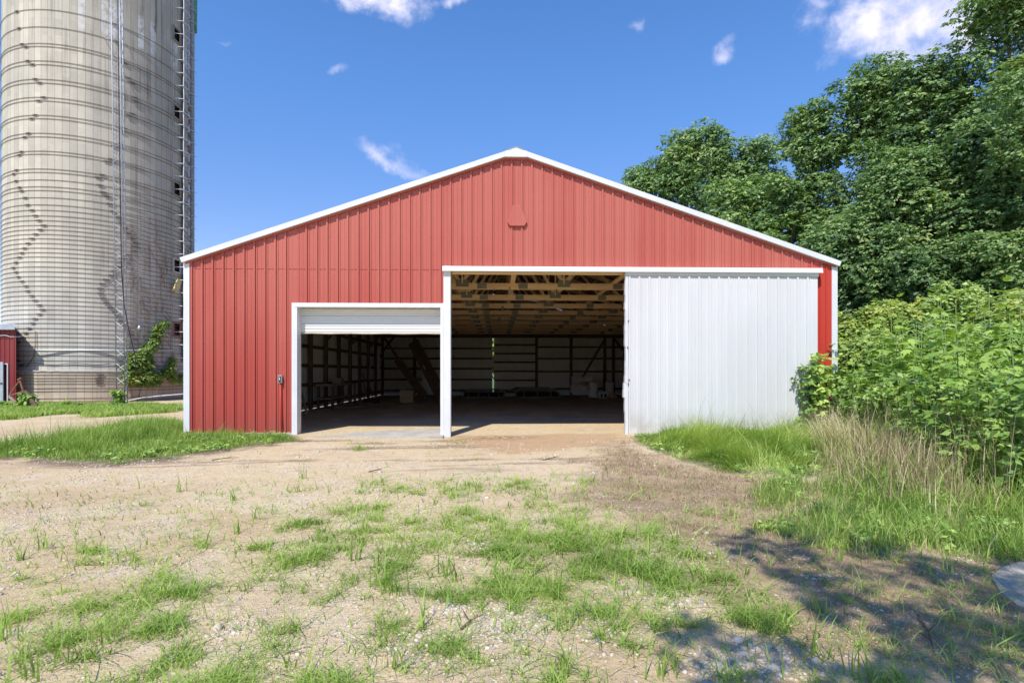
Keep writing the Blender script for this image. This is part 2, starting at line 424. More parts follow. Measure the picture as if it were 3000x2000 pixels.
YF = 14.2; YB = 38.0
XL = P(546, 1268, YF).x; XR = P(2446, 1268, YF).x; XC = (XL + XR) / 2
ZE = 4.47; ZA = 7.32
G_SILO = gp((0, 1185), (120, 1184), (300, 1184), (538, 1190), (530, 1207), (400, 1215), (245, 1226), (235, 1212), (150, 1216), (60, 1228), (0, 1232)) + [(-40, 20), (-40, 27)]
G_LEFT = gp((-250, 1330), (0, 1310), (120, 1292), (220, 1272), (300, 1252), (400, 1238), (530, 1230)) + [(XL - .3, 15.6), (XL, 14.25)] + gp((700, 1268), (860, 1270), (890, 1286), (800, 1298), (620, 1322), (480, 1345), (330, 1362), (170, 1352), (60, 1342), (-250, 1352))
G_DOOR = gp((1850, 1275), (1990, 1268), (2200, 1266), (2370, 1268), (2450, 1280), (2480, 1340), (2420, 1400), (2280, 1390), (2120, 1385), (1990, 1350), (1900, 1315), (1852, 1292))
G_MID = gp((2420, 1400), (2480, 1370), (2700, 1420), (2950, 1500), (3200, 1570), (3100, 1650), (2900, 1640), (2720, 1610), (2560, 1640), (2380, 1590), (2230, 1565), (2220, 1520), (2400, 1490))
G_MID2 = gp((2190, 1420), (2330, 1395), (2400, 1440), (2330, 1490), (2180, 1500))
G_BAND = gp((1840, 1545), (1980, 1560), (2130, 1620), (2210, 1710), (2330, 1820), (2340, 1870), (2240, 1880), (2120, 1830), (2010, 1760), (1840, 1740), (1640, 1700), (1420, 1660), (1300, 1590), (1500, 1540), (1700, 1560))
G_SPOTS = [(1430, 1425, 95, 22), (1190, 1440, 90, 16), (1590, 1492, 75, 18), (1520, 1415, 110, 18), (1100, 1480, 60, 16), (1060, 1315, 60, 10), (1840, 1430, 110, 30),
           (1180, 1690, 180, 50), (1300, 1560, 260, 60), (900, 1640, 130, 45), (1380, 1900, 120, 55), (1830, 1900, 170, 55), (1650, 1800, 190, 60), (1100, 1870, 120, 60),
           (620, 1730, 150, 30), (320, 1620, 120, 20), (430, 1645, 110, 26), (110, 1700, 95, 22), (90, 1800, 140, 45), (200, 1930, 130, 40), (60, 1960, 120, 30), (2000, 1950, 80, 45), (2550, 1900, 110, 22), (2020, 1830, 90, 20), (1450, 1960, 150, 60), (1250, 1980, 90, 40), (1560, 1750, 160, 45), (980, 1750, 130, 30), (1080, 1610, 110, 26), (1700, 1940, 130, 50), (800, 1600, 90, 16), (540, 1740, 80, 22), (1750, 1760, 150, 40), (1240, 1530, 120, 24),
           (720, 1720, 120, 26), (440, 1480, 50, 10), (680, 1475, 50, 12), (850, 1870, 120, 30), (700, 1900, 90, 30), (330, 1885, 80, 24), (1560, 1620, 200, 50), (1240, 1260, 60, 5), (1360, 1288, 55, 5),
           (250, 1620, 60, 12), (560, 1600, 80, 14), (1000, 1500, 70, 16), (900, 1530, 90, 16), (2150, 1990, 60, 22), (2420, 1650, 90, 14), (2600, 1590, 110, 22)]
_sp = []
for (a, b, c, d) in G_SPOTS:
    p = G(a, b); q = G(a, b - d); r = G(a, b + d)
    _sp.append((p.x, p.y, c * p.y / FPX, max(.08, (q.y - r.y) / 2)))
THATCH = gp((1740, 1300), (1850, 1290), (1900, 1315), (1990, 1350), (2130, 1385), (2300, 1390), (2400, 1440), (2300, 1540), (2450, 1600), (2700, 1630), (2900, 1680), (2950, 1790), (2700, 1850), (2450, 1880), (2330, 1820), (2150, 1680), (2000, 1610), (1830, 1560), (1700, 1470))
WEEDS = gp((2430, 1262), (2520, 1300), (2640, 1350), (2760, 1400), (2900, 1455), (3150, 1530)) + [(14, 6.2), (34, 14), (40, 34), (XR + .35, 34), (XR + .35, 14.3)]
DRYZ = gp((2340, 1262), (2440, 1262), (2560, 1300), (2720, 1370), (2860, 1430), (2900, 1500), (2800, 1540), (2600, 1490), (2440, 1440), (2410, 1380), (2390, 1300))
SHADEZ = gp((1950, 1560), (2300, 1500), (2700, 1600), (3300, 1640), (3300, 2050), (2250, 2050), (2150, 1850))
ORANGE = gp((1320, 1268), (1835, 1268), (1800, 1300), (1500, 1330), (1330, 1290))

def masks(x, y):
    w = (fbm(x, y, 1.7, 3, 3) - .5) * .9; wf = (fbm(x, y, 7, 3, 9) - .5) * .5
    wx = x + w * .5; wy = y + w * .7
    m = {}
    m['silo'] = sstep(polyd(wx, wy, G_SILO) + wf * .5, -.1, .35)
    m['left'] = sstep(polyd(x + wf * .4, y + wf * .5, G_LEFT), -.12, .22)
    m['door'] = sstep(polyd(x + wf * .3, y + wf * .3, G_DOOR), -.1, .2)
    m['mid'] = np.maximum(sstep(polyd(x, y, G_MID) + wf * .5, -.15, .25), sstep(polyd(x, y, G_MID2) + wf * .8, -.1, .3))
    m['band'] = sstep(polyd(x, y, G_BAND) + wf * .7 + w * .3, -.1, .35)
    s = np.zeros(x.shape)
    for (a, b, c, d) in _sp:
        r = np.sqrt(((x - a) / c) ** 2 + ((y - b) / d) ** 2)
        s = np.maximum(s, sstep(1.0 - r + wf * 1.9 + w * .5, 0.0, .7))
    # sparse weeds everywhere in the yard's near part
    near = sstep(y, 9.0, 7.0) * sstep(x, -4, 0) + sstep(y, 5.2, 4.0) * .7
    yard = sstep(fbm(x, y, 2.3, 4, 21), .49, .64) * np.clip(near, 0, 1)
    m['spot'] = np.maximum(s * sstep(fbm(x, y, 4.6, 3, 33), .27, .60), yard * .7)
    m['thatch'] = sstep(polyd(x, y, THATCH) + wf * 1.3 + w * 1.0, -.35, .65) * (1 - .7 * m['band'])
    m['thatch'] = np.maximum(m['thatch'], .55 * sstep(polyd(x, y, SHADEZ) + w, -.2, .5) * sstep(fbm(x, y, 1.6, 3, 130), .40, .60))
    m['weeds'] = sstep(polyd(x, y, WEEDS), -.1, .3)
    m['orange'] = sstep(polyd(x, y, ORANGE) + w * .6, -.3, .3)
    return m

# ------------------------------------------------------------------ ground
def axis(*segs):
    out = [segs[0][0]]
    for a, b, st in segs:
        n = max(1, int(round((b - a) / st))); out += list(a + (b - a) * np.arange(1, n + 1) / n)
    return np.array(out)
gxs = axis((-600, -100, 60), (-100, -30, 8), (-30, -10, .5), (-10, -6, .12), (-6, 7, .045), (7, 11, .15), (11, 40, 1.2), (40, 100, 10), (100, 600, 60))
gys = axis((-60, -6, 6), (-6, 2, .5), (2, 7.5, .036), (7.5, 14, .07), (14, 20, .12), (20, 40, .3), (40, 120, 8), (120, 1500, 90))
GX, GY = np.meshgrid(gxs, gys)
def ground():
    x = GX.ravel(); y = GY.ravel(); m = masks(x, y)
    near = sstep(np.hypot(x, y), 30, 12)
    z = gz(x, y) + near * ((fbm(x, y, .6, 3, 40) - .5) * .05 + (fbm(x, y, 5, 3, 41) - .5) * .02)
    fine = sstep(np.hypot(x, y), 12, 4)
    z += fine * (fbm(x, y, 22, 2, 42) - .5) * .012
    flat = sstep(np.abs(x - XC), 9.3, 8.3) * sstep(y, 13.9, 14.4) * sstep(y, 39, 38)
    z = z * (1 - flat) + flat * gz(x, y)
    def C(*c): return np.array(c)
    def mx(a, b, t): return a * (1 - t)[:, None] + b * t[:, None]
    n1 = fbm(x, y, .35, 4, 50); n2 = fbm(x, y, 2.0, 4, 51); n3 = fbm(x, y, 9, 3, 52)
    c = mx(np.tile(C(.70, .54, .325), (len(x), 1)), C(.62, .455, .265), sstep(n1, .4, .62))
    c = mx(c, C(.73, .595, .41), sstep(n2, .5, .7) * .7)
    c = mx(c, C(.54, .40, .265), sstep(n3, .56, .75) * .3)
    # wheel-worn streaks of darker soil and a darker rim round the grass
    st = fbm(x * .35 + y * .02, y * 2.2 - x * .35, 1.5, 4, 53)
    c = mx(c, C(.25, .16, .10), sstep(st, .57, .72) * sstep(y, 7, 10) * .7 * sstep(y, 14.5, 13.5))
    rim = np.exp(-(polyd(x, y, G_LEFT) / .35) ** 2) * sstep(y, 14.0, 12.5) 
    c = mx(c, C(.17, .11, .075), np.clip(rim * 1.1 * sstep(n2, .3, .55), 0, .85))
    c = mx(c, C(.54, .34, .18), m['orange'] * .85)
    redd = np.exp(-((x - (-.1)) / 1.0) ** 2 - ((y - 13.7) / .45) ** 2)
    c = mx(c, C(.30, .145, .07), redd * sstep(n3, .3, .6) * .9)
    c = mx(c, C(.41, .275, .15), sstep(polyd(x, y, SHADEZ) + (n2 - .5) * 1.2, -.3, .5) * (.55 + .45 * sstep(n3, .35, .65)))  # soil colour browned and darkened to tint the tree's shade
    c = mx(c, C(.36, .245, .16), m['thatch'] * (.55 + .4 * sstep(n2, .4, .6)))
    gr = np.clip(m['silo'] + m['left'] + m['door'] + m['mid'] + m['band'] * .35 + m['spot'] * .25 + m['weeds'], 0, 1)
    c = mx(c, C(.13, .13, .06), gr * .85)
    inside = sstep(y, 16.6, 17.6) * sstep(np.abs(x - XC), 8.6, 8.4) * sstep(y, 39, 38)
    dirt = mx(np.tile(C(.70, .575, .455), (len(x), 1)), C(.56, .455, .355), sstep(fbm(x, y, 1.3, 5, 60), .4, .6))
    dirt = mx(dirt, C(.70, .67, .62), sstep(fbm(x, y, 14, 2, 61), .72, .8) * .8)
    c = c * (1 - inside)[:, None] + dirt * inside[:, None]
    far = sstep(np.hypot(x, y), 32, 48)
    c = mx(c, C(.10, .16, .05), far)
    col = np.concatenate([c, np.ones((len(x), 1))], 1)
    ny, nx = GX.shape
    i = np.arange((ny - 1) * (nx - 1)); r = i // (nx - 1); q = i % (nx - 1); a = r * nx + q
    F = np.stack([a, a + 1, a + nx + 1, a + nx], 1)
    mt, g, b, o = newmat('yard_ground')
    at = g.n('ShaderNodeAttribute', attribute_name='gcol'); t = g.n('ShaderNodeTexCoord'); v = t.outputs['Object']
    vo = g.n('ShaderNodeTexVoronoi', feature='F1'); g.set(vo.inputs['Vector'], g.vm('ADD', v, g.vm('SCALE', g.noise(v, 30, 2, .5, 0, True)))); vo.inputs['Scale'].default_value = 46
    vo.inputs['Vector'].links[0].from_node.inputs[1].links[0].from_node.inputs[3].default_value = .03
    wn = g.n('ShaderNodeTexWhiteNoise'); g.set(wn.inputs['Vector'], vo.outputs['Color'])
    peb = g.m('MULTIPLY', g.ss(vo.outputs['Distance'], .38, .2), g.m('GREATER_THAN', wn.outputs[0], .55))
    c2 = g.mix(g.m('MULTIPLY', peb, .65), at.outputs['Color'], g.mix(wn.outputs[0], (.36, .30, .25), (.72, .64, .54)))
    fn = g.noise(v, 90, 4, .65)
    c2 = g.mix(g.m('MULTIPLY', g.ss(fn, .58, .7), .35), c2, (.62, .55, .45))
    c2 = g.mix(g.m('MULTIPLY', g.ss(fn, .46, .34), .6), c2, (.22, .16, .11))
    md = g.noise(v, 6, 5, .65)
    c2 = g.mix(g.m('MULTIPLY', g.ss(md, .52, .68), .22), c2, (.24, .17, .11))
    g.set(b.inputs['Base Color'], c2); b.inputs['Roughness'].default_value = .95; b.inputs['Specular IOR Level'].default_value = .15
    h = g.m('ADD', g.m('MULTIPLY', peb, .6), g.m('ADD', g.m('MULTIPLY', g.noise(v, 140, 4, .6), .5), g.m('MULTIPLY', g.noise(v, 25, 4, .6), .8)))
    bump(g, b, h, 1.0, .022)
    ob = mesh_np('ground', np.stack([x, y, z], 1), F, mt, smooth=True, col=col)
    tag(ob, 'sandy tan gravel yard in front of the red barn', None, kind='structure')
    return z.reshape(GX.shape)
GZ = ground()
def hz(x, y):
    """height of the built ground under (x,y) (arrays)"""
    x = np.asarray(x, float); y = np.asarray(y, float)
    i = np.clip(np.searchsorted(gxs, x) - 1, 0, len(gxs) - 2); j = np.clip(np.searchsorted(gys, y) - 1, 0, len(gys) - 2)
    fx = (x - gxs[i]) / (gxs[i + 1] - gxs[i]); fy = (y - gys[j]) / (gys[j + 1] - gys[j])
    return (GZ[j, i] * (1 - fx) + GZ[j, i + 1] * fx) * (1 - fy) + (GZ[j + 1, i] * (1 - fx) + GZ[j + 1, i + 1] * fx) * fy

# ------------------------------------------------------------------ barn
SLOPE = (ZA - ZE) / (XC - XL)
def roof_z(x): return ZA - abs(x - XC) * SLOPE
barn = thing('barn', (XC, YF, 0), 'big red metal pole barn with white trim, open sliding and roll-up doors', 'barn')
X_J = P(868, 1268, YF).x; X_M = P(1300, 1268, YF).x; X_P = P(1320, 1268, YF).x; X_D = P(1835, 1268, YF).x
Z_S = P(1080, 895, YF).z; Z_B = P(1580, 786, YF).z; XDR = P(2398, 1268, YF).x
RS = 0.264

def wall_piece(mb, x0, x1, z0, y0, y1, ztop=None):
    f = ztop or (lambda x: roof_z(x) - .03)
    pts = [(x0, z0), (x1, z0), (x1, f(x1))]
    if x0 < XC < x1: pts.append((XC, f(XC)))
    pts.append((x0, f(x0))); mb.prism(pts, 'y', y0, y1)
def bottom_at(x):
    if X_J < x < X_M: return Z_S
    if X_M <= x < X_D: return Z_B
    return 0.02
w = MB()
wall_piece(w, XL, X_J, .02, YF, YF + .03); wall_piece(w, X_J, X_M, Z_S, YF, YF + .03)
wall_piece(w, X_M, X_D, Z_B, YF, YF + .03)
Z_SEAM = P(700, 787, YF).z
def rib(mb, x, z0, z1, wb, wt, d, y=YF):
    mb.add([(x - wb / 2, y, z0), (x - wt / 2, y - d, z0), (x + wt / 2, y - d, z0), (x + wb / 2, y, z0),
            (x - wb / 2, y, z1), (x - wt / 2, y - d, z1), (x + wt / 2, y - d, z1), (x + wb / 2, y, z1)],
           [(0, 1, 5, 4), (1, 2, 6, 5), (2, 3, 7, 6), (0, 3, 2, 1), (4, 5, 6, 7)])
k = 0; x = XL + .14
while x < XR - .35:
    if x < X_D + .02 or True:
        z0 = bottom_at(x); z1 = roof_z(x) - .10
        if x > X_D: z0 = Z_B
        for (dx, wb, wt, dd) in ((0, .050, .044, .034), (.066, .026, .018, .014), (.16, .05, .02, .006)):
            if abs(x + dx - X_J) < .03: continue
            z0 = bottom_at(x + dx) if x + dx < X_D else Z_B
            rib(w, x + dx, z0, z1, wb, wt, dd)
        for zz in (1.0, 2.2, 3.35, 4.6, 5.7, 6.7):
            if z0 + .1 < zz < z1 - .1: w.box(x + .028, x + .038, YF - .006, YF, zz - .006, zz + .006)
    x += RS
# lap where the gable sheets hang over the lower ones
w.box(XL + .1, X_M - .02, YF - .012, YF + .001, Z_SEAM, Z_SEAM + .012)
w.build('front_wall', M['red'], barn)
w = MB(); wall_piece(w, X_D, XR, .02, YF, YF + .03)
o = w.build('front_wall', M['red'], barn)
# unfaded strip that the sliding door used to cover
w = MB(); w.box(XDR - .3, XR - .02, YF - .012, YF - .002, .05, Z_B + .12)
for xx in (XDR + .04, XDR + .2): rib(w, xx, .05, Z_B + .1, .045, .03, .024, YF - .012)
tag(w.build('wall_strip', M['red_fresh'], barn), 'bright unfaded red strip beside the white sliding door')
# gable vent cover (trapezoid patch)
v = [P(a, b, YF) for a, b in ((1502, 604), (1525, 604), (1534, 625), (1544, 652), (1536, 664), (1494, 664), (1486, 652), (1496, 625))]
w = MB(); w.prism([(p.x, p.z) for p in reversed(v)], 'y', YF - .075, YF)
w.build('vent_cover', M['red'], barn, bevel=.012)
# side, rear walls: red outside, bare sheet inside
def side_wall(x, s):
    w = MB(); w.box(min(x, x + s * .012), max(x, x + s * .012), YF + .03, YB, .02, ZE - .05)
    w.build('side_wall', M['red'], barn)
    w = MB(); xi = x + s * .016; w.box(min(xi, xi + s * .004), max(xi, xi + s * .004), YF + .03, YB - .03, .02, ZE - .05)
    y = YF + .15
    while y < YB:
        w.box(min(xi, xi + s * .022), max(xi, xi + s * .022), y, y + .05, .03, ZE - .06)
        y += .264
    w.build('side_lining', M['galv_in'], barn)
side_wall(XL, 1); side_wall(XR, -1)
# rear wall with the open slit
xs0 = P(1442.5, 1100, YB).x; xs1 = P(1447.5, 1100, YB).x
w = MB(); li = MB()
for (a, b) in ((XL + .02, xs0), (xs1, XR - .02)):
    top = lambda x: roof_z(x) - .10
    wall_piece(w, a, b, .02, YB, YB + .03, top)
    wall_piece(li, a, b, .02, YB - .02, YB - .004, top)
x = XL + .2
while x < XR - .1:
    if not (xs0 - .05 < x < xs1 + .05): li.box(x, x + .05, YB - .045, YB - .02, .03, roof_z(x) - .14)
    x += .264
w.box(xs0, xs1, YB, YB + .03, 3.95, roof_z(xs0) - .10)
w.build('rear_wall', M['red'], barn); li.build('rear_lining', M['galv_in'], barn)
# roof sheets
w = MB(); OV = .12
for s in (-1, 1):
    xe = XC + s * (XC - XL + .10)
    ze = roof_z(xe)
    w.prism([(XC, ZA), (xe, ze), (xe, ze + .03), (XC, ZA + .03)] if s > 0 else [(XC, ZA), (XC, ZA + .03), (xe, ze + .03), (xe, ze)], 'y', YF - .02, YB + .08)
w.build('roof', M['roof_in'], barn)
w = MB(); w.prism([(XC - .2, ZA - .02), (XC, ZA + .055), (XC + .2, ZA - .02), (XC + .2, ZA), (XC, ZA + .075), (XC - .2, ZA)], 'y', YF - .14, YB + .1)
w.build('ridge_cap', M['galv_dull'], barn)
# white rake trim with the flat-bottomed cap at the peak
for s in (-1, 1):
    xe = XC + s * (XC - XL + .13)
    L = lambda x, dz: (x, roof_z(x) + dz)
    w = MB(); pts = [L(XC + s * .30, .05), L(xe - s * .03, .05), L(xe - s * .08, -.088), L(XC + s * .30, -.088)]
    w.prism(pts if s < 0 else pts[::-1], 'y', YF - .13, YF - .005)
    w.build('rake_trim', M['white'], barn)
    w = MB(); pts = [L(XC + s * .30, -.0885), L(xe - s * .12, -.0885), L(xe - s * .14, -.135), L(XC + s * .30, -.135)]
    w.prism(pts if s < 0 else pts[::-1], 'y', YF - .055, YF - .002)
    w.build('rake_channel', M['red'], barn)
w = MB(); zb = roof_z(XC + .3) - .088
w.prism([(XC - .298, zb), (XC + .298, zb), (XC + .298, roof_z(XC + .3) + .055), (XC, ZA + .05), (XC - .298, roof_z(XC + .3) + .055)], 'y', YF - .134, YF - .004)
w.build('peak_cap', M['white'], barn)
w = MB(); w.box(XC - .30, XC + .30, YF - .05, YF - .002, zb - .045, zb - .002); w.build('rake_channel', M['red'], barn)
# corner trims
for (xa, xb) in ((XL - .055, XL + .095), (XR - .10, XR + .05)):
    w = MB(); w.box(xa, xb, YF - .035, YF + .1, .06, ZE - .06)
    w.build('corner_trim', M['white'], barn)
# foundation strip
w = MB(); w.box(XL - .03, X_J - .02, YF - .03, YF + .2, -.12, .035); w.build('foundation', M['conc'], barn)

# ---- roll-up door frame
Zst = P(1080, 888, YF).z
w = MB(); w.box(X_J - .10, X_M + .02, YF - .05, YF + .25, Z_S - .045, Zst); w.build('door_header', M['white'], barn)
w = MB(); w.box(X_J - .10, X_J - .02, YF - .05, YF - .002, -.06, Z_S - .046); w.box(X_J - .022, X_J + .035, YF - .046, YF + .25, -.06, Z_S - .047)
w.build('door_jamb', M['white'], barn)
w = MB(); xj = P(1291, 1200, YF).x; w.box(xj, X_M - .005, YF - .07, YF + .25, -.09, Z_S - .048); w.build('door_jamb', M['white'], barn)
rd = thing('roller_door_origin'); bpy.data.objects.remove(rd)
YD = YF + .24
zt = Z_S - .05; zbm = P(1080, 975, YD).z
prof = []; z = zt; H = (zt - zbm)
secs = [(0, .30), (.30, .62), (.62, 1.0)]
for (a, b) in secs:
    za, zb_ = zt - H * a, zt - H * b; n = 3; hstep = (za - zb_) / n
    prof.append((YD + .03, za - .001))
    for i in range(n):
        q = za - hstep * i
        prof += [(YD + .0, q - .012), (YD + .0, q - hstep * .62), (YD + .012, q - hstep * .70), (YD + .012, q - hstep * .93)]
    prof.append((YD + .03, zb_ + .001))
n = len(prof); x0, x1 = X_J + .02, X_M - .01; w = MB()
w.add([(x0, p[0], p[1]) for p in prof] + [(x1, p[0], p[1]) for p in prof], [(i, i + 1, i + 1 + n, i + n) for i in range(n - 1)])
w.box(x0, x1, YD + .031, YD + .045, zbm, zt)
door = w.build('roller_door', M['roller'], barn)
w = MB(); w.tube([(x0 + (x1 - x0) * i / 14, YD + .01, zbm - .012 + .006 * math.sin(i * 1.7)) for i in range(15)], .022, 6); w.build('bottom_seal', M['wood_pale'], door, smooth=True)

# ---- middle post, track cover, sliding door
xp0 = P(1299, 1250, YF - .16).x; xp1 = P(1320, 1250, YF - .16).x
w = MB(); w.box(xp0, xp1, YF - .16, YF + .02, -.10, Z_B + .02); w.box(xp0 + .03, xp1 - .005, YF + .02, YF + .18, -.10, Z_B + .02)
w.build('door_post', M['white'], barn, bevel=.006)
zt0 = P(1400, 778, YF - .25).z; zt1 = P(1400, 794, YF - .25).z; xe = P(2412, 785, YF - .25).x
w = MB(); w.prism([(YF - .002, zt0 + .02), (YF - .22, zt0 - .01), (YF - .25, zt1 + .02), (YF - .25, zt1), (YF - .225, zt1 + .0), (YF - .002, zt1 + .05)], 'x', xp0 - .02, xe)
w.build('track_cover', M['white'], barn)
w = MB(); w.box(xp1 + .01, X_D + .4, YF + .03, YF + .12, P(1580, 803, YF).z, P(1580, 790, YF).z + .05); w.build('header_beam', M['wood_truss'], barn)
xd0 = P(1834, 1200, YF - .16).x; xd1 = P(2396, 1200, YF - .16).x; zd1 = P(1900, 797, YF - .16).z
w = MB(); w.box(xd0, xd1, YF - .15, YF - .05, -.03, zd1)
x = xd0 + .09
i = 0
while x < xd1 - .04:
    rib(w, x, -.03, zd1 - .10, .055, .047, .028, YF - .15); rib(w, x + .075, -.03, zd1 - .1, .026, .018, .011, YF - .15); rib(w, x + .15, -.03, zd1 - .1, .02, .008, .005, YF - .15)
    for zz in (.7, 1.35, 2.0, 2.65, 3.3, 3.8): w.box(x + .032, x + .044, YF - .158, YF - .15, zz - .006, zz + .006)
    x += RS * .985
sd = w.build('sliding_door', M['white_door'], barn)
w = MB(); w.box(xd0 - .01, xd1 + .01, YF - .19, YF - .149, zd1 - .10, zd1); w.build('door_top_rail', M['white'], sd)
w = MB()
zs = [-.02 + i * (zd1) / 22 for i in range(23)]
for a, b in zip(zs[:-1], zs[1:]):
    dx = random.uniform(-.012, .012) - (.035 if .9 < a < 1.25 else 0)
    w.box(xd0 - .022 + dx, xd0 + .05, YF - .175 + random.uniform(-.006, .006), YF - .04, a, b - .001)
w.build('door_edge', M['white'], sd)
for (a, b) in ((1841, 940), (1839, 1018), (1843, 1113), (1841, 1125)):
    w = MB(); p = P(a, b, YF - .18); w.box(p.x - .016, p.x + .016, YF - .190, YF - .178, p.z - .025, p.z + .025); w.build('door_latch', M['rust'], sd)

# ---- switch box and conduit
w = MB(); p = P(824, 1110, YF); w.box(p.x - .05, p.x + .05, YF - .10, YF - .028, p.z - .10, p.z + .10)
sb = w.build('switch_box', M['galv_dull'], barn, bevel=.01)
w = MB(); w.box(p.x - .028, p.x + .028, YF - .106, YF - .10, p.z - .075, p.z + .075); w.build('switch_plate', M['dark'], sb)
w = MB(); w.box(p.x - .006, p.x + .012, YF - .125, YF - .106, p.z - .03, p.z + .05); w.build('switch_lever', M['paper'], sb)
w = MB(); w.tube([(p.x, YF - .05, p.z - .1), (p.x + .01, YF - .05, .6), (p.x + .035, YF - .05, -.02)], .02, 8); w.build('conduit', M['red_fresh'], barn, smooth=True)

# ---- interior frame: posts, girts, trusses, purlins
posts = [YF + .35] + [14.2 + 2.2 * k for k in range(1, 3)] + [18.9, 20.95, 23.0, 25.05, 27.1, 29.15, 31.2, 33.25, 35.3, 37.4]
for i, y in enumerate(posts):
    for (x, s) in ((XL, 1), (XR, -1)):
        w = MB(); a = x + s * .10; w.box(min(a, a + s * .15), max(a, a + s * .15), y - .075, y + .075, -.1, ZE - .15 + .0)
        w.build('wall_post', M['wood_dark'], barn)
for (x, s) in ((XL, 1), (XR, -1)):
    for z in (.25, 1.05, 1.85, 2.65, 3.4, 4.0):
        w = MB(); a = x + s * .045; w.box(min(a, a + s * .05), max(a, a + s * .05), YF + .1, YB - .1, z - .07, z + .07)
        w.build('wall_girt', M['wood_dark'], barn)
bx = [P(q, 1100, YB).x for q in (1118, 1216, 1571, 1672, 1770, 1795)]
for x in bx:
    w = MB(); w.box(x - .09, x + .09, YB - .30, YB - .12, -.1, 4.1); w.build('rear_post', M['wood_dark'], barn)
for z, a, b in [(z, XL + .1, xs0 - .02) for z in (.3, 1.05, 1.8, 2.5, 3.2)] + [(z, xs1 + .02, bx[2]) for z in (.3, 1.0, 1.62, 2.25, 2.85, 3.45)] + [(z, bx[2], XR - .1) for z in (.4, 1.6, 2.5, 3.3)]:
    w = MB(); w.box(a, b, YB - .10, YB - .046, z - .06, z + .06); w.build('rear_girt', M['wood_dark'], barn)
w = MB(); w.bar((bx[4], YB - .35, 3.9), (bx[3] + .6, YB - .35, .9), .05, .14); w.build('wall_brace', M['wood_dark'], barn)
w = MB(); w.bar((P(1130, 1100, YB).x, YB - .4, 3.9), (P(1230, 1100, YB).x, YB - .4, .3), .05, .14); w.build('wall_brace', M['wood_dark'], barn)
w = MB(); w.box(XL + .1, XR - .1, YB - .14, YB - .05, 3.95, 4.2); w.build('rear_header', M['wood_dark'], barn)

ZCB = 4.10
def truss_proto():
    parts = []
    hw = XC - XL - .12
    def piece(a, b, wd=.075, h=.13):
        m = MB(); m.bar((a[0], 0, a[1]), (b[0], 0, b[1]), wd, h, up=(0, 1, 0)) if False else m.bar((a[0], 0, a[1]), (b[0], 0, b[1]), wd, h)
        return m
    m = MB(); m.box(-hw, hw, -.045, .045, ZCB, ZCB + .19); parts.append(('bottom_chord', m, 'wood_truss'))
    zt_ = lambda x: ZA - abs(x) * SLOPE - .22
    for s in (-1, 1):
        parts.append(('top_chord', piece((0, zt_(0)), (s * hw, zt_(hw) + .0), .085, .16), 'wood_truss'))
    zb_ = ZCB + .17
    pl = []
    for s in (-1, 1):
        for (a, b) in ((1.55, 0.0), (1.55, 1.58), (1.55, 3.1), (4.65, 3.1), (4.65, 4.66), (4.65, 6.2), (0.02, 0.0) if s > 0 else (3.1, 3.11)):
            if a == 3.1: continue
            parts.append(('web', piece((s * a, zb_), (s * b + .001, zt_(b)), .040 if a != 0.02 else .04, .11), 'wood_truss'))
        pl += [s * 1.55, s * 4.65, s * 3.2]
    pl += [-.95, 6.6, .3]
    for x in pl:
        m = MB()
        big = abs(abs(x) - 1.55) < .01 or abs(abs(x) - 4.65) < .01
        hw_ = .26 if big else .19; dz = .06 if big else 0
        m.box(x - hw_ * .75, x + hw_ * .75, -.050, -.0455, ZCB + .015 + dz, ZCB + .175 + dz * 1.6)
        parts.append(('nail_plate', m, 'plate'))
    return parts
proto = None
for k in range(1, 10):
    Y = YF + 2.475 * k
    if Y > YB - .2: break
    if proto is None:
        root = thing('roof_truss', (XC, Y, 0)); ORG[root.name] = Vector((0, 0, 0))
        for (nm, m, mt) in truss_proto(): m.build(nm, M[mt], root)
        proto = root; root.parent = barn; root.location = Vector((XC, Y, 0)) - Vector(barn.location)
    else:
        r = link(proto.copy()); r.parent = barn; r.location = Vector((XC, Y, random.uniform(-.01, .01))) - Vector(barn.location)
        for ch in proto.children:
            c = link(ch.copy()); c.parent = r
d = 0
for s in (-1, 1):
    q = .25
    while q < XC - XL - .2:
        x = XC + s * q; z = roof_z(x) - .075
        w = MB(); w.bar((x, YF + .05, z), (x, YB, z), .045, .10); w.build('purlin', M['wood_truss'], barn); q += .78
for x in (XC - 3.1, XC + 3.1, XC - .02):
    w = MB(); w.bar((x, YF + .1, ZCB + .22), (x, YB - .2, ZCB + .22), .14, .045); w.build('truss_brace', M['wood_truss'], barn)
# knee braces by the right wall and at the front left
for (x, s) in ((XR, -1), (XL, 1)):
    for y in posts[2::2]:
        w = MB(); w.bar((x + s * .2, y, 3.0), (x + s * 1.1, y, ZCB + .05), .045, .13); w.build('knee_brace', M['wood_dark'] if s > 0 else M['wood_dark'], barn)
# lamp socket hanging from the first trusses
for (px, py, Y) in ((1493, 848, 16.67), (1472, 902, 21.6), (1463, 936, 26.5)):
    p = P(px, py, Y); w = MB(); w.lathe((p.x, Y, p.z), [(.02, .10), (.05, .06), (.055, 0), (.04, -.05), (.03, -.10), (.01, -.13)], 10)
    w.build('lamp_socket', M['wood_grey'], barn, smooth=True)

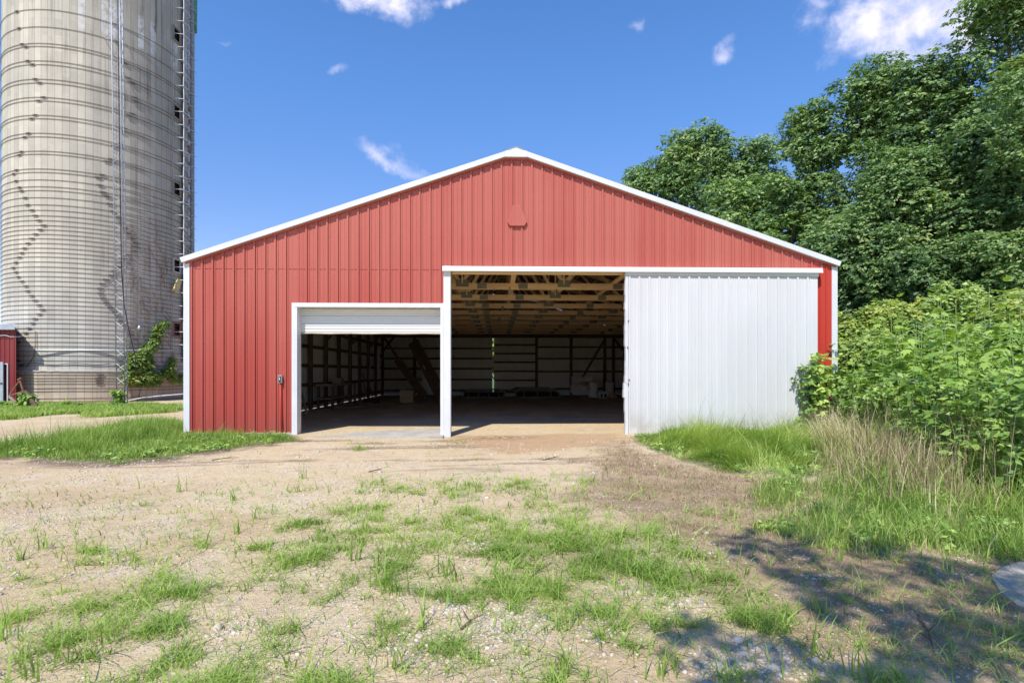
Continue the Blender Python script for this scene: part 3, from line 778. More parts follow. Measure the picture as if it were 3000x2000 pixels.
# concrete apron inside the roll-up door
w = MB(); a = P(872, 1276, YF).x; w.prism([(a, 13.42 + .35), (X_M + .02, 13.38 + .35), (X_M + .02, 16.9), (a, 16.9)], 'z', -.12, -.028)
o = w.build('concrete_apron', M['conc'], None); tag(o, 'pale concrete apron under the roll-up door', kind='structure')
sp = gp((2905, 1690), (2935, 1665), (3010, 1640), (3260, 1620), (3250, 1820), (3040, 1800), (2980, 1775), (2930, 1735))
w = MB(); w.prism(sp[::-1], 'z', -.08, .012); o = w.build('concrete_slab', M['slab'], None)
tag(o, 'grey concrete slab edge at the right of the gravel', kind='structure')

# ------------------------------------------------------------------ clutter inside the barn
def board(name, a, b, wd, th, mat, label, cat, group=None, up=(0, 1, 0)):
    a = Vector(a); b = Vector(b); w = MB()
    w.bar(a, b, wd, th, up=up); o = w.build(name, M[mat], None); tag(o, label, cat, group); return o
F0 = -.01
# cardboard boxes
for (z0, z1, lab) in ((F0, .31, 'tan cardboard box on the floor under another box'), (.315, .63, 'tan cardboard box on top of another in the left doorway')):
    p = P(1191, 1178, 28.4); t = thing('cardboard_box', (p.x, 28.4, z0), lab, 'box')
    w = MB(); w.box(p.x - .34, p.x + .34, 28.4, 28.85, z0, z1); w.build('carton', M['card'], t, bevel=.008)
    w = MB(); w.box(p.x - .345, p.x + .345, 28.6, 28.64, z1 + .001, z1 + .004); w.build('tape', M['wood_pale'], t)
w = MB(); w.box(p.x - .05, p.x + .28, 28.45, 28.7, .637, .70); tag(w.build('board_offcut', M['wood_dark'], None), 'dark timber offcut lying on the upper cardboard box', 'board')
# big dark panels leaning
def panel(px0, py0, px1, py1, Ya, Yb, wd, lab, mat='wood_dark'):
    a = P(px0, py0, Ya); b = P(px1, py1, Yb); return board('leaning_board', a, b, wd, .05, mat, lab, 'board', 'boards leaning in the barn', up=(0, 1, .2))
def panel2(px0, py0, px1, py1, Ya, Yb, wd, lab):
    a = P(px0, py0, Ya); b = P(px1, py1, Yb); d = (b - a).normalized(); r = d.cross(Vector((0, 1, 0))).normalized() * wd / 2; n = Vector((0, .03, 0))
    w = MB(); w.add([a - r, a + r, b + r, b - r, a - r + n, a + r + n, b + r + n, b - r + n], [(0, 1, 2, 3), (7, 6, 5, 4), (0, 4, 5, 1), (1, 5, 6, 2), (2, 6, 7, 3), (3, 7, 4, 0)])
    o = w.build('leaning_board', M['wood_dark'], None); tag(o, lab, 'board', 'dark sheets leaning against the rear wall'); return o
panel2(1210, 1000, 1296, 1165, 30.5, 27.5, .62, 'wider dark panel leaning at the right of the roll-up opening')
panel2(1162, 1052, 1246, 1164, 30.8, 28.5, .42, 'narrower dark panel leaning behind the cardboard boxes')
a = P(1240, 1070, 29); b = P(1273, 1152, 29); board('metal_strip', a, b, .03, .02, 'galv', 'thin shiny metal strip under the wider leaning panel', 'strip')
w = MB(); q = [P(1236, 1105, 33), P(1250, 1105, 33), P(1272, 1150, 33), P(1244, 1150, 33)]
w.prism([(p.x, p.z) for p in q][::-1], 'y', 33, 33.02)
for i in range(5): 
    x = q[0].x + .08 + i * .09; w.box(x, x + .03, 32.98, 33, .2, .95 - i * .13)
tag(w.build('metal_sheet', M['galv'], None), 'ribbed metal offcut standing on the floor beneath the wider leaning panel', 'sheet')
for (x0, y0, x1, y1, ya, yb, wd, mt, lab) in (
    (1061, 1070, 1072, 1155, 33, 31, .11, 'wood_grey', 'short grey board leaning left of the tyre'),
    (1085, 1062, 1082, 1112, 33, 33, .04, 'galv', 'thin bright rod standing left of the white plank'),
    (1109, 1024, 1109, 1110, 33.5, 33.5, .16, 'paper', 'white plank standing upright by the rear corner post'),
    (1079, 1125, 1092, 1160, 31.5, 31, .12, 'wood_dark', 'dark board slanting just behind the tyre'),
    (1211, 1140, 1217, 1160, 28.6, 28.2, .07, 'wood_grey', 'stubby board end beside the cardboard boxes'),
    (1125, 1130, 1128, 1153, 32, 32, .03, 'galv', 'short bright rod near the rear left corner'),
    (880, 1138, 899, 1209, 22.4, 20.2, .09, 'wood_pale', 'pale pole leaning on the left wall near the doorway')):
    board('leaning_board', P(x0, y0, ya), P(x1, y1, yb), wd, .04, mt, lab, 'board', 'boards leaning in the barn')
# workbench on the left wall
bp0 = P(917, 1118, 24.0); t = thing('workbench', (XL + .8, 25, 0), 'rough timber workbench fixed along the left wall', 'workbench')
w = MB(); w.box(XL + .3, XL + 1.05, 23.2, 27.0, .98, 1.06); w.build('bench_top', M['wood_grey'], t)
w = MB(); w.box(XL + .3, XL + .95, 23.2, 26.2, .42, .48); w.build('shelf', M['wood_grey'], t)
for (x, y) in ((XL + 1.0, 23.3), (XL + 1.0, 26.9), (XL + .4, 23.3), (XL + .4, 26.9)):
    w = MB(); w.box(x - .05, x + .05, y - .05, y + .05, -.05, .98); w.build('leg', M['wood_dark'], t)
w = MB(); w.box(XL + .5, XL + .9, 24.9, 25.4, 1.061, 1.3); tag(w.build('wooden_crate', M['wood_grey'], None, bevel=.01), 'small grey crate on the workbench', 'crate')
# tractor tyre
p = P(1085, 1182, 27.6)
t = thing('tractor_tyre', (p.x, 27.9, 0), 'black lugged tractor tyre lying flat on the barn floor', 'tyre')
w = MB(); w.lathe((p.x, 27.9, F0), [(.18, 0), (.33, .0), (.37, .05), (.385, .14), (.37, .23), (.33, .27), (.2, .28), (.18, .2)], 26); w.build('casing', M['tyre'], t, smooth=True)
w = MB()
for i in range(22):
    a_ = i * 2 * math.pi / 22
    c = Vector((p.x + .385 * math.cos(a_), 27.9 + .385 * math.sin(a_), F0 + .14)); tn = Vector((-math.sin(a_), math.cos(a_), 0))
    w.bar(c - tn * .03 + Vector((0, 0, -.12)), c + tn * .05 + Vector((0, 0, .12)), .04, .035, up=(math.cos(a_), math.sin(a_), 0))
w.build('tread', M['tyre'], t)
# loose planks on the floor near the left wall
for i, (x0, y0, x1, y1) in enumerate(((900, 1205, 985, 1190), (985, 1192, 1100, 1180), (960, 1196, 1060, 1192), (1160, 1190, 1230, 1186))):
    a = G(x0, y0); b = G(x1, y1); a.z = b.z = .02 + .03 * (i == 1)
    board('floor_plank', a, b, .18, .035, 'wood_grey', ['long grey plank on the floor nearest the left wall', 'narrow plank lying in front of the tyre', 'plank lying flat between two others on the floor', 'thin plank on the floor in front of the cardboard boxes'][i], 'plank', 'planks lying on the barn floor', up=(0, 0, 1))
# steel cattle racks on the floor of the big bay
def rack(px0, px1, pyt, pyb, Y, dY, lab, nb):
    a = P(px0, pyb, Y); b = P(px1, pyb, Y); zt = P(px0, pyt, Y).z
    t = thing('feed_rack', ((a.x + b.x) / 2, Y, 0), lab, 'feed rack', 'dark steel feed racks in the big bay')
    for y in (Y, Y + dY):
        w = MB()
        ins = .35
        w.tube([(a.x, y, F0 + .03), (b.x, y, F0 + .03), (b.x - .1, y, zt * .6), (b.x - ins, y, zt), (a.x + ins, y, zt), (a.x + .1, y, zt * .6)], .028, 6, closed=True)
        for i in range(nb):
            x = a.x + (b.x - a.x) * (i + .7) / (nb + .4); w.tube([(x, y, F0), (x, y, zt - .03)], .018, 5)
        w.build('side_frame', M['galv_dull'], t)
    w = MB()
    for x in (a.x + .05, b.x - .05, (a.x + b.x) / 2): w.tube([(x, Y, .05), (x, Y + dY, .05)], .025, 5)
    for x in (a.x + .4, b.x - .4): w.tube([(x, Y, zt - .01), (x, Y + dY, zt - .01)], .025, 5)
    w.build('cross_bar', M['galv_dull'], t)
    w = MB(); w.box(a.x + .15, b.x - .15, Y + .1, Y + dY - .1, F0 + .05, F0 + .3); w.build('trough', M['dark'], t, bevel=.03)
rack(1352, 1482, 1141, 1162, 33.5, 1.4, 'grey steel feed rack left of the two in the wide bay', 4)
rack(1508, 1642, 1139, 1162, 33.5, 1.4, 'darker steel feed rack, right of the two in the wide bay', 3)
w = MB(); a = P(1478, 1154, 35.5); w.box(a.x, a.x + .75, 35.5, 35.9, F0, .2); tag(w.build('white_tub', M['paper'], None, bevel=.05), 'low white tub between the two feed racks', 'tub')
# lumber stack along the rear wall
for i in range(6):
    z = .02 + i * .09; a = P(1462 + i * 9, 1130, 36.6); b = P(1640 - i * 6, 1130, 36.6)
    board('lumber_board', (a.x, 36.4 + .1 * (i % 2), z + .05), (b.x, 36.5, z + .05), .5, .08, 'wood_dark' if i % 3 else 'wood_grey',
          ['bottom board of the lumber stack at the rear wall', 'second board up in the rear lumber stack', 'third board up in the rear lumber stack', 'fourth board up in the rear lumber stack', 'fifth board up in the rear lumber stack', 'top board of the rear lumber stack'][i], 'board', 'lumber stacked by the rear wall', up=(0, 0, 1))
# pile of blocks, tubs and cartons, right rear
rows = [(1672, 1708, 1126, 1151), (1708, 1722, 1132, 1152), (1676, 1700, 1102, 1125), (1700, 1738, 1104, 1117), (1740, 1764, 1100, 1110)]
labs = ['large grey block stack at the left foot of the rubble pile', 'narrow grey block beside the pale tub', 'upper left block on the rubble pile', 'long flat block on top of the rubble pile', 'tilted flat block at the top right of the pile']
for (x0, x1, y0, y1), lab in zip(rows, labs):
    a = P(x0, y1, 34.6); b = P(x1, y0, 34.6); w = MB()
    w.box(a.x, b.x, 34.6, 35.2, max(F0, a.z), b.z); n_ = max(1, int((b.x - a.x) / .4))
    for i in range(1, n_ + 1): w.box(a.x + (b.x - a.x) * i / (n_ + 1) - .01, a.x + (b.x - a.x) * i / (n_ + 1) + .01, 34.585, 34.6, max(F0, a.z) + .02, b.z - .02)
    tag(w.build('concrete_block', M['block'], None, bevel=.02), lab, 'block', 'blocks piled at the rear right')
for (x0, x1, y0, y1, Y, nm, mt, lab, cat) in ((1724, 1752, 1118, 1152, 34.0, 'plastic_drum', 'paper', 'cloudy white drum in front of the block pile', 'drum'), (1774, 1798, 1118, 1146, 34.2, 'plastic_drum', 'block', 'greyish drum right of the white drum', 'drum')):
    a = P(x0, y1, Y); b = P(x1, y0, Y); r = (b.x - a.x) / 2; t = thing(nm, (a.x + r, Y, 0), lab, cat)
    w = MB(); w.lathe((a.x + r, Y, 0), [(r * .92, F0), (r, .04), (r, b.z * .33), (r * .96, b.z * .35), (r, b.z * .37), (r, b.z * .7), (r * .96, b.z * .72), (r, b.z * .74), (r, b.z * .95), (r * .8, b.z)], 20); w.build('shell', M[mt], t, smooth=True)
    w = MB(); w.lathe((a.x + r, Y, b.z + .002), [(r * .5, 0), (r * .5, .03), (r * .4, .04)], 14); w.build('lid', M['wood_grey'], t)
for (x0, x1, y0, y1, lab) in ((1757, 1767, 1148, 1158, 'small white carton left of a matching one'), (1768, 1779, 1147, 1159, 'small white carton right of a matching one')):
    a = P(x0, y1, 32.6); b = P(x1, y0, 32.6); t = thing('small_carton', (a.x, 32.6, 0), lab, 'carton', 'white cartons by the orange bag')
    w = MB(); w.box(a.x, b.x, 32.6, 32.8, F0, b.z); w.build('carton', M['paper'], t, bevel=.006)
    w = MB(); w.box(a.x + .05, b.x - .04, 32.595, 32.599, F0 + .05, b.z * .7); w.build('printed_panel', M['dark'], t)
a = P(1797, 1150, 32.6); w = MB(); w.lathe((a.x, 32.6, F0), [(.18, 0), (.27, .06), (.25, .16), (.15, .24), (.05, .27)], 12)
o = w.build('feed_bag', M['orange_bag'], None, smooth=True); tag(o, 'crumpled orange bag by the white cartons', 'bag')
for i in range(14):
    q = random.choice([(1400, 1130), (1720, 1180), (1600, 1190), (1450, 1200), (1780, 1172), (1000, 1195), (1130, 1200)])
    g_ = G(q[0] + random.uniform(-60, 60), max(1160, q[1] + random.uniform(-8, 25)))
for i, (px, py) in enumerate(((1510, 1196), (1620, 1183), (1745, 1178), (1440, 1188), (1690, 1205), (1025, 1187), (1140, 1204))):
    g_ = G(px, py); w = MB(); a_ = random.uniform(0, 3); s_ = random.uniform(.05, .1)
    w.add([(g_.x + s_ * math.cos(a_ + k * 1.25) * (1 + .4 * (k % 2)), g_.y + s_ * math.sin(a_ + k * 1.25), .015 + .012 * (k % 3)) for k in range(5)] + [(g_.x, g_.y, .03)], [(k, (k + 1) % 5, 5) for k in range(5)])
    tag(w.build('paper_scrap', M['paper'], None), 'small pale scrap of litter lying on the dark barn floor', 'litter', 'litter on the barn floor')

# ------------------------------------------------------------------ silo
th1 = math.atan((CX - 4) / FPX); th2 = math.atan((CX - 553) / FPX)
thc, al = (th1 + th2) / 2, (th1 - th2) / 2
LS = 27.3 / (math.cos(thc) - math.sin(al)); RSI = LS * math.sin(al)
xc_, yc_ = -LS * math.sin(thc), LS * math.cos(thc)
SCX, SCY = xc_ * cP + yc_ * sP, -xc_ * sP + yc_ * cP
SZ = 25.0
def S(px, py, dr=0.0):
    """point where the sight line meets the silo wall (radius + dr)"""
    d = pdir(px, py); r = RSI + dr
    a = d.x ** 2 + d.y ** 2; b = -2 * (d.x * SCX + d.y * SCY); c = SCX ** 2 + SCY ** 2 - r * r
    disc = max(0.0, b * b - 4 * a * c); t = (-b - math.sqrt(disc)) / (2 * a)
    return Vector((d.x * t, d.y * t, CH + d.z * t))
def ang(p): return math.atan2(p.y - SCY, p.x - SCX)
def on(a, z, dr=0.0): return Vector((SCX + (RSI + dr) * math.cos(a), SCY + (RSI + dr) * math.sin(a), z))
silo = thing('silo', (SCX, SCY, 0), 'tall round concrete stave silo with iron hoops', 'silo')
def ring_mesh(r, z0, z1, n=168, rin=None):
    vs = []; fs = []
    for z in (z0, z1):
        for k in range(n): vs.append((SCX + r * math.cos(2 * math.pi * k / n), SCY + r * math.sin(2 * math.pi * k / n), z))
    for k in range(n): fs.append((k, (k + 1) % n, n + (k + 1) % n, n + k))
    return vs, fs, n
# door openings are cut from the wall by leaving out faces around them
AC = ang(S(513, 600)); 
ZL = 2.05                                       # top of the thicker base ring (the ledge)
doors = [(510, 98), (512, 326), (512, 552), (513, 778), (514, 965)]
dz = [(S(a, b), ) for a, b in doors]
n = 168; cells = []
zl = [-.2]; 
DH = .36
dzs = sorted(S(a, b).z for a, b in doors)
for q in dzs: zl += [q - DH, q + DH]
zl += [SZ]
w = MB(); vs = []
for z in zl:
    for k in range(n): vs.append((SCX + RSI * math.cos(2 * math.pi * (k + .0) / n), SCY + RSI * math.sin(2 * math.pi * k / n), z))
kd = int(math.floor((AC % (2 * math.pi)) / (2 * math.pi) * n))
fs = []
for i in range(len(zl) - 1):
    hole = (i % 2 == 1)
    for k in range(n):
        if hole and (k - (kd - 1)) % n < 4: continue
        fs.append((i * n + k, i * n + (k + 1) % n, (i + 1) * n + (k + 1) % n, (i + 1) * n + k))
w.add(vs, fs)
o = w.build('silo_wall', M['stave'], silo, smooth=True)
w = MB(); vs, fs, n_ = ring_mesh(RSI - .12, 0, SZ - .1, 64); w.add(vs, [f[::-1] for f in fs]); w.build('inner_shell', M['dark'], silo, smooth=True)
# dome roof (above the frame)
w = MB(); w.lathe((SCX, SCY, SZ), [(RSI + .05, -.05)] + [(RSI * math.cos(R_(t)), RSI * .5 * math.sin(R_(t))) for t in range(0, 90, 12)] + [(.05, RSI * .5)], 48)
w.build('dome_roof', M['galv'], silo, smooth=True)
# thicker base ring
RB = RSI + .20
ZL = S(210, 1087, .2).z
w = MB(); vs, fs, n_ = ring_mesh(RB, -.3, ZL); w.add(vs, fs); b0 = len(w.v)
vs2, _, _ = ring_mesh(RSI - .05, ZL, ZL + .0001); w.add(vs[n_:] + vs2[:n_], [(k, (k + 1) % n_, n_ + (k + 1) % n_, n_ + k) for k in range(n_)])
w.build('base_ring', M['stave_base'], silo, smooth=False)
w = MB(); w.tube([(SCX + (RB + .01) * math.cos(2 * math.pi * k / 96), SCY + (RB + .01) * math.sin(2 * math.pi * k / 96), ZL + .0 + .012 * math.sin(k * 3.3)) for k in range(96)], .045, 6, closed=True); w.build('ledge_lip', M['conc'], silo)
# hoops with their turnbuckle lugs
def hoop(z, r, lug_angles, sag=0):
    w = MB(); pts = []
    for k in range(120):
        a = 2 * math.pi * k / 120; pts.append((SCX + (r + .022) * math.cos(a), SCY + (r + .022) * math.sin(a), z + sag * math.sin(a * 9 + z)))
    w.tube(pts, .0112, 5, closed=True)
    for a in lug_angles:
        for dz_ in (-.028, .028):
            p0 = Vector((SCX + (r + .05) * math.cos(a - .035), SCY + (r + .05) * math.sin(a - .035), z + dz_))
            p1 = Vector((SCX + (r + .05) * math.cos(a + .035), SCY + (r + .05) * math.sin(a + .035), z + dz_ * .6))
            w.tube([p0, p1], .010, 5)
        c = Vector((SCX + (r + .045) * math.cos(a), SCY + (r + .045) * math.sin(a), z)); e = Vector((-math.sin(a), math.cos(a), 0))
        w.bar(c - e * .05, c + e * .05, .04, .06)
    return w.build('hoop', M['rust_hoop'], silo)
M['rust_hoop'] = pm('hoop_iron', (.075, .058, .05), (.14, .085, .065), 4, .75, .2)
ys = [28.6, 79.6, 127.8, 136.7, 178.8, 189.8, 232.7, 243.7, 285.7, 296, 338, 348, 390.6, 401, 443, 452, 495, 505, 527, 547, 558, 579, 600, 616, 632]
y = 646
while y < 1072: ys.append(y); y += 13.6 + random.uniform(-1.2, 1.2)
a1 = ang(S(55, 400)); a2 = ang(S(400, 300))
ph = 0; rot = 0.0; dirn = 1; step = .040
tri = lambda t, p: abs(((t / p) % 2) - 1) * 2 - 1
A0 = ang(S(60, 500)); A1 = ang(S(340, 500))
for i, yy in enumerate(ys):
    z = S(115, yy).z
    o1 = tri(i + 1.0, 9.0) * .20 + random.uniform(-.012, .012); o2 = tri(i + 4.5, 11.0) * .20 + random.uniform(-.015, .015)
    hoop(z, RSI, [A0 + .10 - o1, A1 + .02 - o2, A0 + 2.4 + o1, A0 - 1.7 + o2])
for i, yy in enumerate((1098, 1107.5, 1115.5, 1124, 1137, 1146, 1166.5, 1175.5)):
    z = S(210, yy, .2).z
    hoop(z, RB, [ang(S(292, 1100)) + random.uniform(-.01, .01)] if i < 4 else [A0 + 3], sag=.008 if i in (4, 5) else .002)
# door frames, chute ladder, pipes
for i, (a, b) in enumerate(doors):
    p = S(a, b); A = (kd + 1.0) * 2 * math.pi / n; z = p.z; ha = 2 * 2 * math.pi / n
    w = MB()
    for s in (-1, 1): w.bar(on(A + s * ha, z - DH - .04, .04), on(A + s * ha, z + DH + .04, .04), .10, .07, up=(math.cos(A), math.sin(A), 0))
    for s in (-1, 1): w.bar(on(A - ha, z + s * (DH + .02), .04), on(A + ha, z + s * (DH + .02), .04), .09, .09)
    w.build('door_frame', M['wood_grey'] if i < 3 else (M['conc'] if i == 3 else M['rust']), silo)
A_l = ang(S(517, 600)); 
A_r = ang(S(536, 600))
def rail(a, dr, r, mat, nm, z0=1.2, wob=.0, seg=24, z1=SZ - .5):
    w = MB(); w.tube([on(a + wob * math.sin(k * 2.1), z0 + (z1 - z0) * k / seg, dr) for k in range(seg + 1)], r, 7); return w.build(nm, M[mat], silo, smooth=True)
rail(A_l, .42, .028, 'paper', 'ladder_rail', wob=.005, seg=40)
rail(A_r, .38, .024, 'rust', 'ladder_rail', wob=.002)
rail(ang(S(530, 600)), .10, .055, 'black', 'drain_pipe', z0=2.2)
rail(ang(S(503, 600)), .05, .018, 'galv_dull', 'cable_pipe', z0=1.0)
ry = S(517, 60).z; zz = .9
k = 0
while zz < SZ - 1:
    w = MB(); w.tube([on(A_l - .045, zz, .02), on(A_l - .02, zz, .42), on((A_l + A_r) / 2, zz, .52), on(A_r, zz, .40), on(A_r + .02, zz, .02)], .02, 6)
    w.build('ladder_hoop', M['paper'], silo); zz += .745; k += 1
# ribbed filling pipe on the far right
A_t = ang(S(552, 600, .0)) + .02
w = MB(); pts = []; rr = []
zz = 1.0
while zz < SZ:
    pts += [on(A_t, zz, .18), on(A_t, zz + .13, .18), on(A_t, zz + .15, .18), on(A_t, zz + .17, .18)]; rr += [.135, .135, .155, .135]; zz += .22
w.tube(pts, rr, 12); w.build('filling_pipe', M['galv_dull'], silo, smooth=False)
zz = 1.5
while zz < SZ - 1:
    w = MB(); w.tube([on(A_t - .07, zz, .05), on(A_t - .055, zz, .36), on(A_t + .02, zz, .42)], .016, 5); w.build('pipe_bracket', M['paper'], silo); zz += .74
w = MB(); w.tube([on(A_t + .03, S(552, 85).z, .25), on(A_t + .03, S(552, -90).z, .28)], .2, 10); w.build('blower_spout', M['greenpaint'], silo, smooth=True)
# hanging yellow hatch
p = S(507, 838); A = ang(p); t_ = on(A, p.z, .25)
w = MB(); e = Vector((-math.sin(A), math.cos(A), 0))
w.bar(t_ - e * .17 + Vector((0, 0, -.35)), t_ + e * .17 + Vector((0, 0, .35)), .3, .09, up=(math.cos(A), math.sin(A), .3)); hh = w.build('hanging_hatch', M['yellow'], silo)
w = MB(); 
for s in (-.15, .2): w.bar(t_ + Vector((0, 0, s)) - e * .38 + Vector((0, 0, -.1)), t_ + Vector((0, 0, s)) + e * .02, .05, .05)
w.build('hinge_bar', M['wood_dark'], hh)
# horizontal galvanised pipe round the silo and loose cables
w = MB(); w.tube([S(px, 1026, .12 + .1 * math.sin(px * .02)) + Vector((0, 0, 0)) for px in range(20, 549, 16)], .04, 7); w.build('band_pipe', M['galv'], silo, smooth=True)
w = MB(); w.tube([S(px, 1066 + 3 * math.sin(px * .05), .05) for px in range(60, 330, 12)], .014, 5); w.build('loose_cable', M['black'], silo)
w = MB(); w.tube([S(105, 970, .06), S(105, 1010, .08), S(98, 1045, .08), S(85, 1065, .08), S(74, 1076, .05)], .018, 5); w.build('loose_cable', M['drybrown'], silo)
p = S(408, 961, .12); w = MB(); w.lathe((p.x, p.y, p.z - .11), [(.03, 0), (.09, .05), (.1, .12), (.05, .2), (.03, .26)], 12); w.build('yard_lamp', M['galv'], silo, smooth=True)

# ---- lattice mast
base = G(355, 1190); mast = thing('lattice_mast', (base.x, base.y, 0), 'slim galvanised lattice mast standing in front of the silo', 'mast')
topo = P(344 - 4, -300, base.y); H = 25.0
lean = (P(338, -60, base.y).x - base.x) / (P(338, -60, base.y).z)
legs = []
for (q, dy) in ((340, .0), (364, -.12), (372, .28)):
    x = P(q + 2, 1188, base.y + dy).x; legs.append(Vector((x, base.y + dy, 0)))
def lp(i, z): return legs[i] + Vector((lean * z * (1.0), 0, z))
for i in range(3):
    w = MB(); w.tube([lp(i, -.1), lp(i, H)], .022, 7); w.build('mast_leg', M['mast_steel'], mast, smooth=True)
for (i, j) in ((0, 1), (1, 2), (2, 0)):
    w = MB(); z = .05; f = 0
    while z < H - .5:
        w.tube([lp(i, z), lp(j, z + .32)], .0085, 4, cap=False); w.tube([lp(j, z + .32), lp(i, z + .64)], .0085, 4, cap=False); z += .64
    w.build('lattice_brace', M['mast_steel'], mast)
w = MB(); zc = 6.2
w.tube([lp(1, H) + Vector((-.04, -.05, 0)), lp(1, 12) + Vector((-.05, -.05, 0)), lp(1, zc) + Vector((-.04, -.05, 0)), lp(1, 4.6) + Vector((.06, -.05, 0)), lp(1, 3.2) + Vector((.28, .0, 0)), lp(1, 2.2) + Vector((.45, .1, 0)), lp(1, 1.4) + Vector((.38, .1, 0))], .024, 6)
w.build('mast_cable', M['black'], mast, smooth=True)
zb_ = P(330, 115, base.y).z
for s, tgt in ((0, S(306, 112, .0)), (2, S(372, 132, .0))):
    w = MB(); w.tube([lp(s, zb_), tgt], .02, 5); w.tube([lp(s, zb_ + .3), tgt], .012, 5); w.build('wall_bracket', M['galv'], mast)

# ---- white hose along the foot of the silo
w = MB(); pts = [(88, 1180), (120, 1186), (150, 1189), (200, 1190), (265, 1192), (310, 1188), (345, 1181), (380, 1172), (420, 1164), (470, 1159), (545, 1153)]
hp = []
for (a, b) in pts:
    q = P(a, b, 26.35 - max(0, (a - 345)) * .002); q = P(a, b, base.y + .9 + (0.25 if a > 300 else 0)); hp.append(q)
w.tube(hp, .024, 8); tag(w.build('water_pipe', M['paper'], None, smooth=True), 'long white plastic pipe bowing along the foot of the silo', 'pipe')

# ---- red shed at the left edge
YS = S(52, 1000).y - 1.1; xr = P(47, 1100, YS).x; xr2 = P(57, 960, YS).x; zt_ = P(20, 967, YS).z; zt2 = P(20, 950, YS).z
shed = thing('red_shed', (xr - 2, YS, 0), 'dark red metal shed with grey eave at the left edge', 'shed')
sd_ = Vector((xr, YS, 0)).normalized() * 3.2
w = MB(); w.prism([(xr - 6, YS), (xr, YS), (xr + sd_.x * 1.02, YS + sd_.y), (xr - 6 + sd_.x, YS + sd_.y)], 'z', 0, zt_)
x = xr - .1
while x > xr - 5.9:
    rib(w, x, .0, zt_, .05, .03, .022, YS); x -= .22
w.build('shed_wall', M['red_dark'], shed)
w = MB(); w.prism([(xr - 6, YS - .25), (xr2, YS - .25), (xr2 + sd_.x * 1.02, YS - .25 + sd_.y), (xr - 6 + sd_.x, YS - .25 + sd_.y)], 'z', zt_, zt2); w.build('shed_eave', M['galv'], shed, bevel=.02)
xd = P(26, 1100, YS).x; zd = P(20, 1064, YS).z
w = MB(); w.box(xd - .035, xd + .0, YS - .07, YS - .023, .0, zd); w.box(xd - 2.2, xd - .036, YS - .07, YS - .023, zd - .05, zd); w.build('door_trim', M['white'], shed)
w = MB(); xq = P(9, 1100, YS - .15).x; w.box(xq - 1.6, xq, YS - .16, YS - .10, .02, zd + .06); dd = w.build('sliding_door', M['galv'], shed, bevel=.01)
w = MB(); w.box(xq - .12, xq - .02, YS - .19, YS - .16, 1.0, 1.06); w.build('door_latch', M['dark'], dd)
w = MB(); w.box(xq, xd - .036, YS - .03, YS - .024, .0, zd - .051); w.build('doorway_shade', M['dark'], shed)  # dark sheet standing in for the shade inside the open doorway
w = MB(); w.tube([P(-60, 982, YS - .1), P(0, 983, YS - .1), P(15, 982, YS - .1), P(30, 986, YS - .08), P(58, 986, YS + .05), S(66, 985, .05)], .016, 5)
w.build('power_cable', M['paper'], shed)
# ---- rusty frame and props
def tb(pts, r, mat, nm, par): w = MB(); w.tube(pts, r, 6); return w.build(nm, M[mat], par)
Yq = 24.2; fr = thing('rusty_tripod', (P(60, 1188, Yq).x, Yq, 0), 'rusty triangular steel hitch propped on two old posts', 'hitch frame')
A_ = P(58, 1114, Yq); B_ = P(26, 1160, Yq); C_ = P(68, 1146, Yq)
for a, b in ((A_, B_), (B_, C_), (A_, C_)): tb([a, b], .035, 'rust', 'frame_tube', fr)
tb([B_, P(60, 1192, Yq)], .06, 'wood_grey', 'prop_post', fr); tb([C_, P(86, 1192, Yq - .2)], .06, 'wood_dark', 'prop_post', fr); tb([C_ + Vector((.08, 0, 0)), P(106, 1192, Yq - .3)], .085, 'wood_dark', 'prop_post', fr)
tb([A_ + Vector((-.08, 0, .02)), A_ + Vector((.06, 0, .1))], .045, 'rust', 'frame_tube', fr)

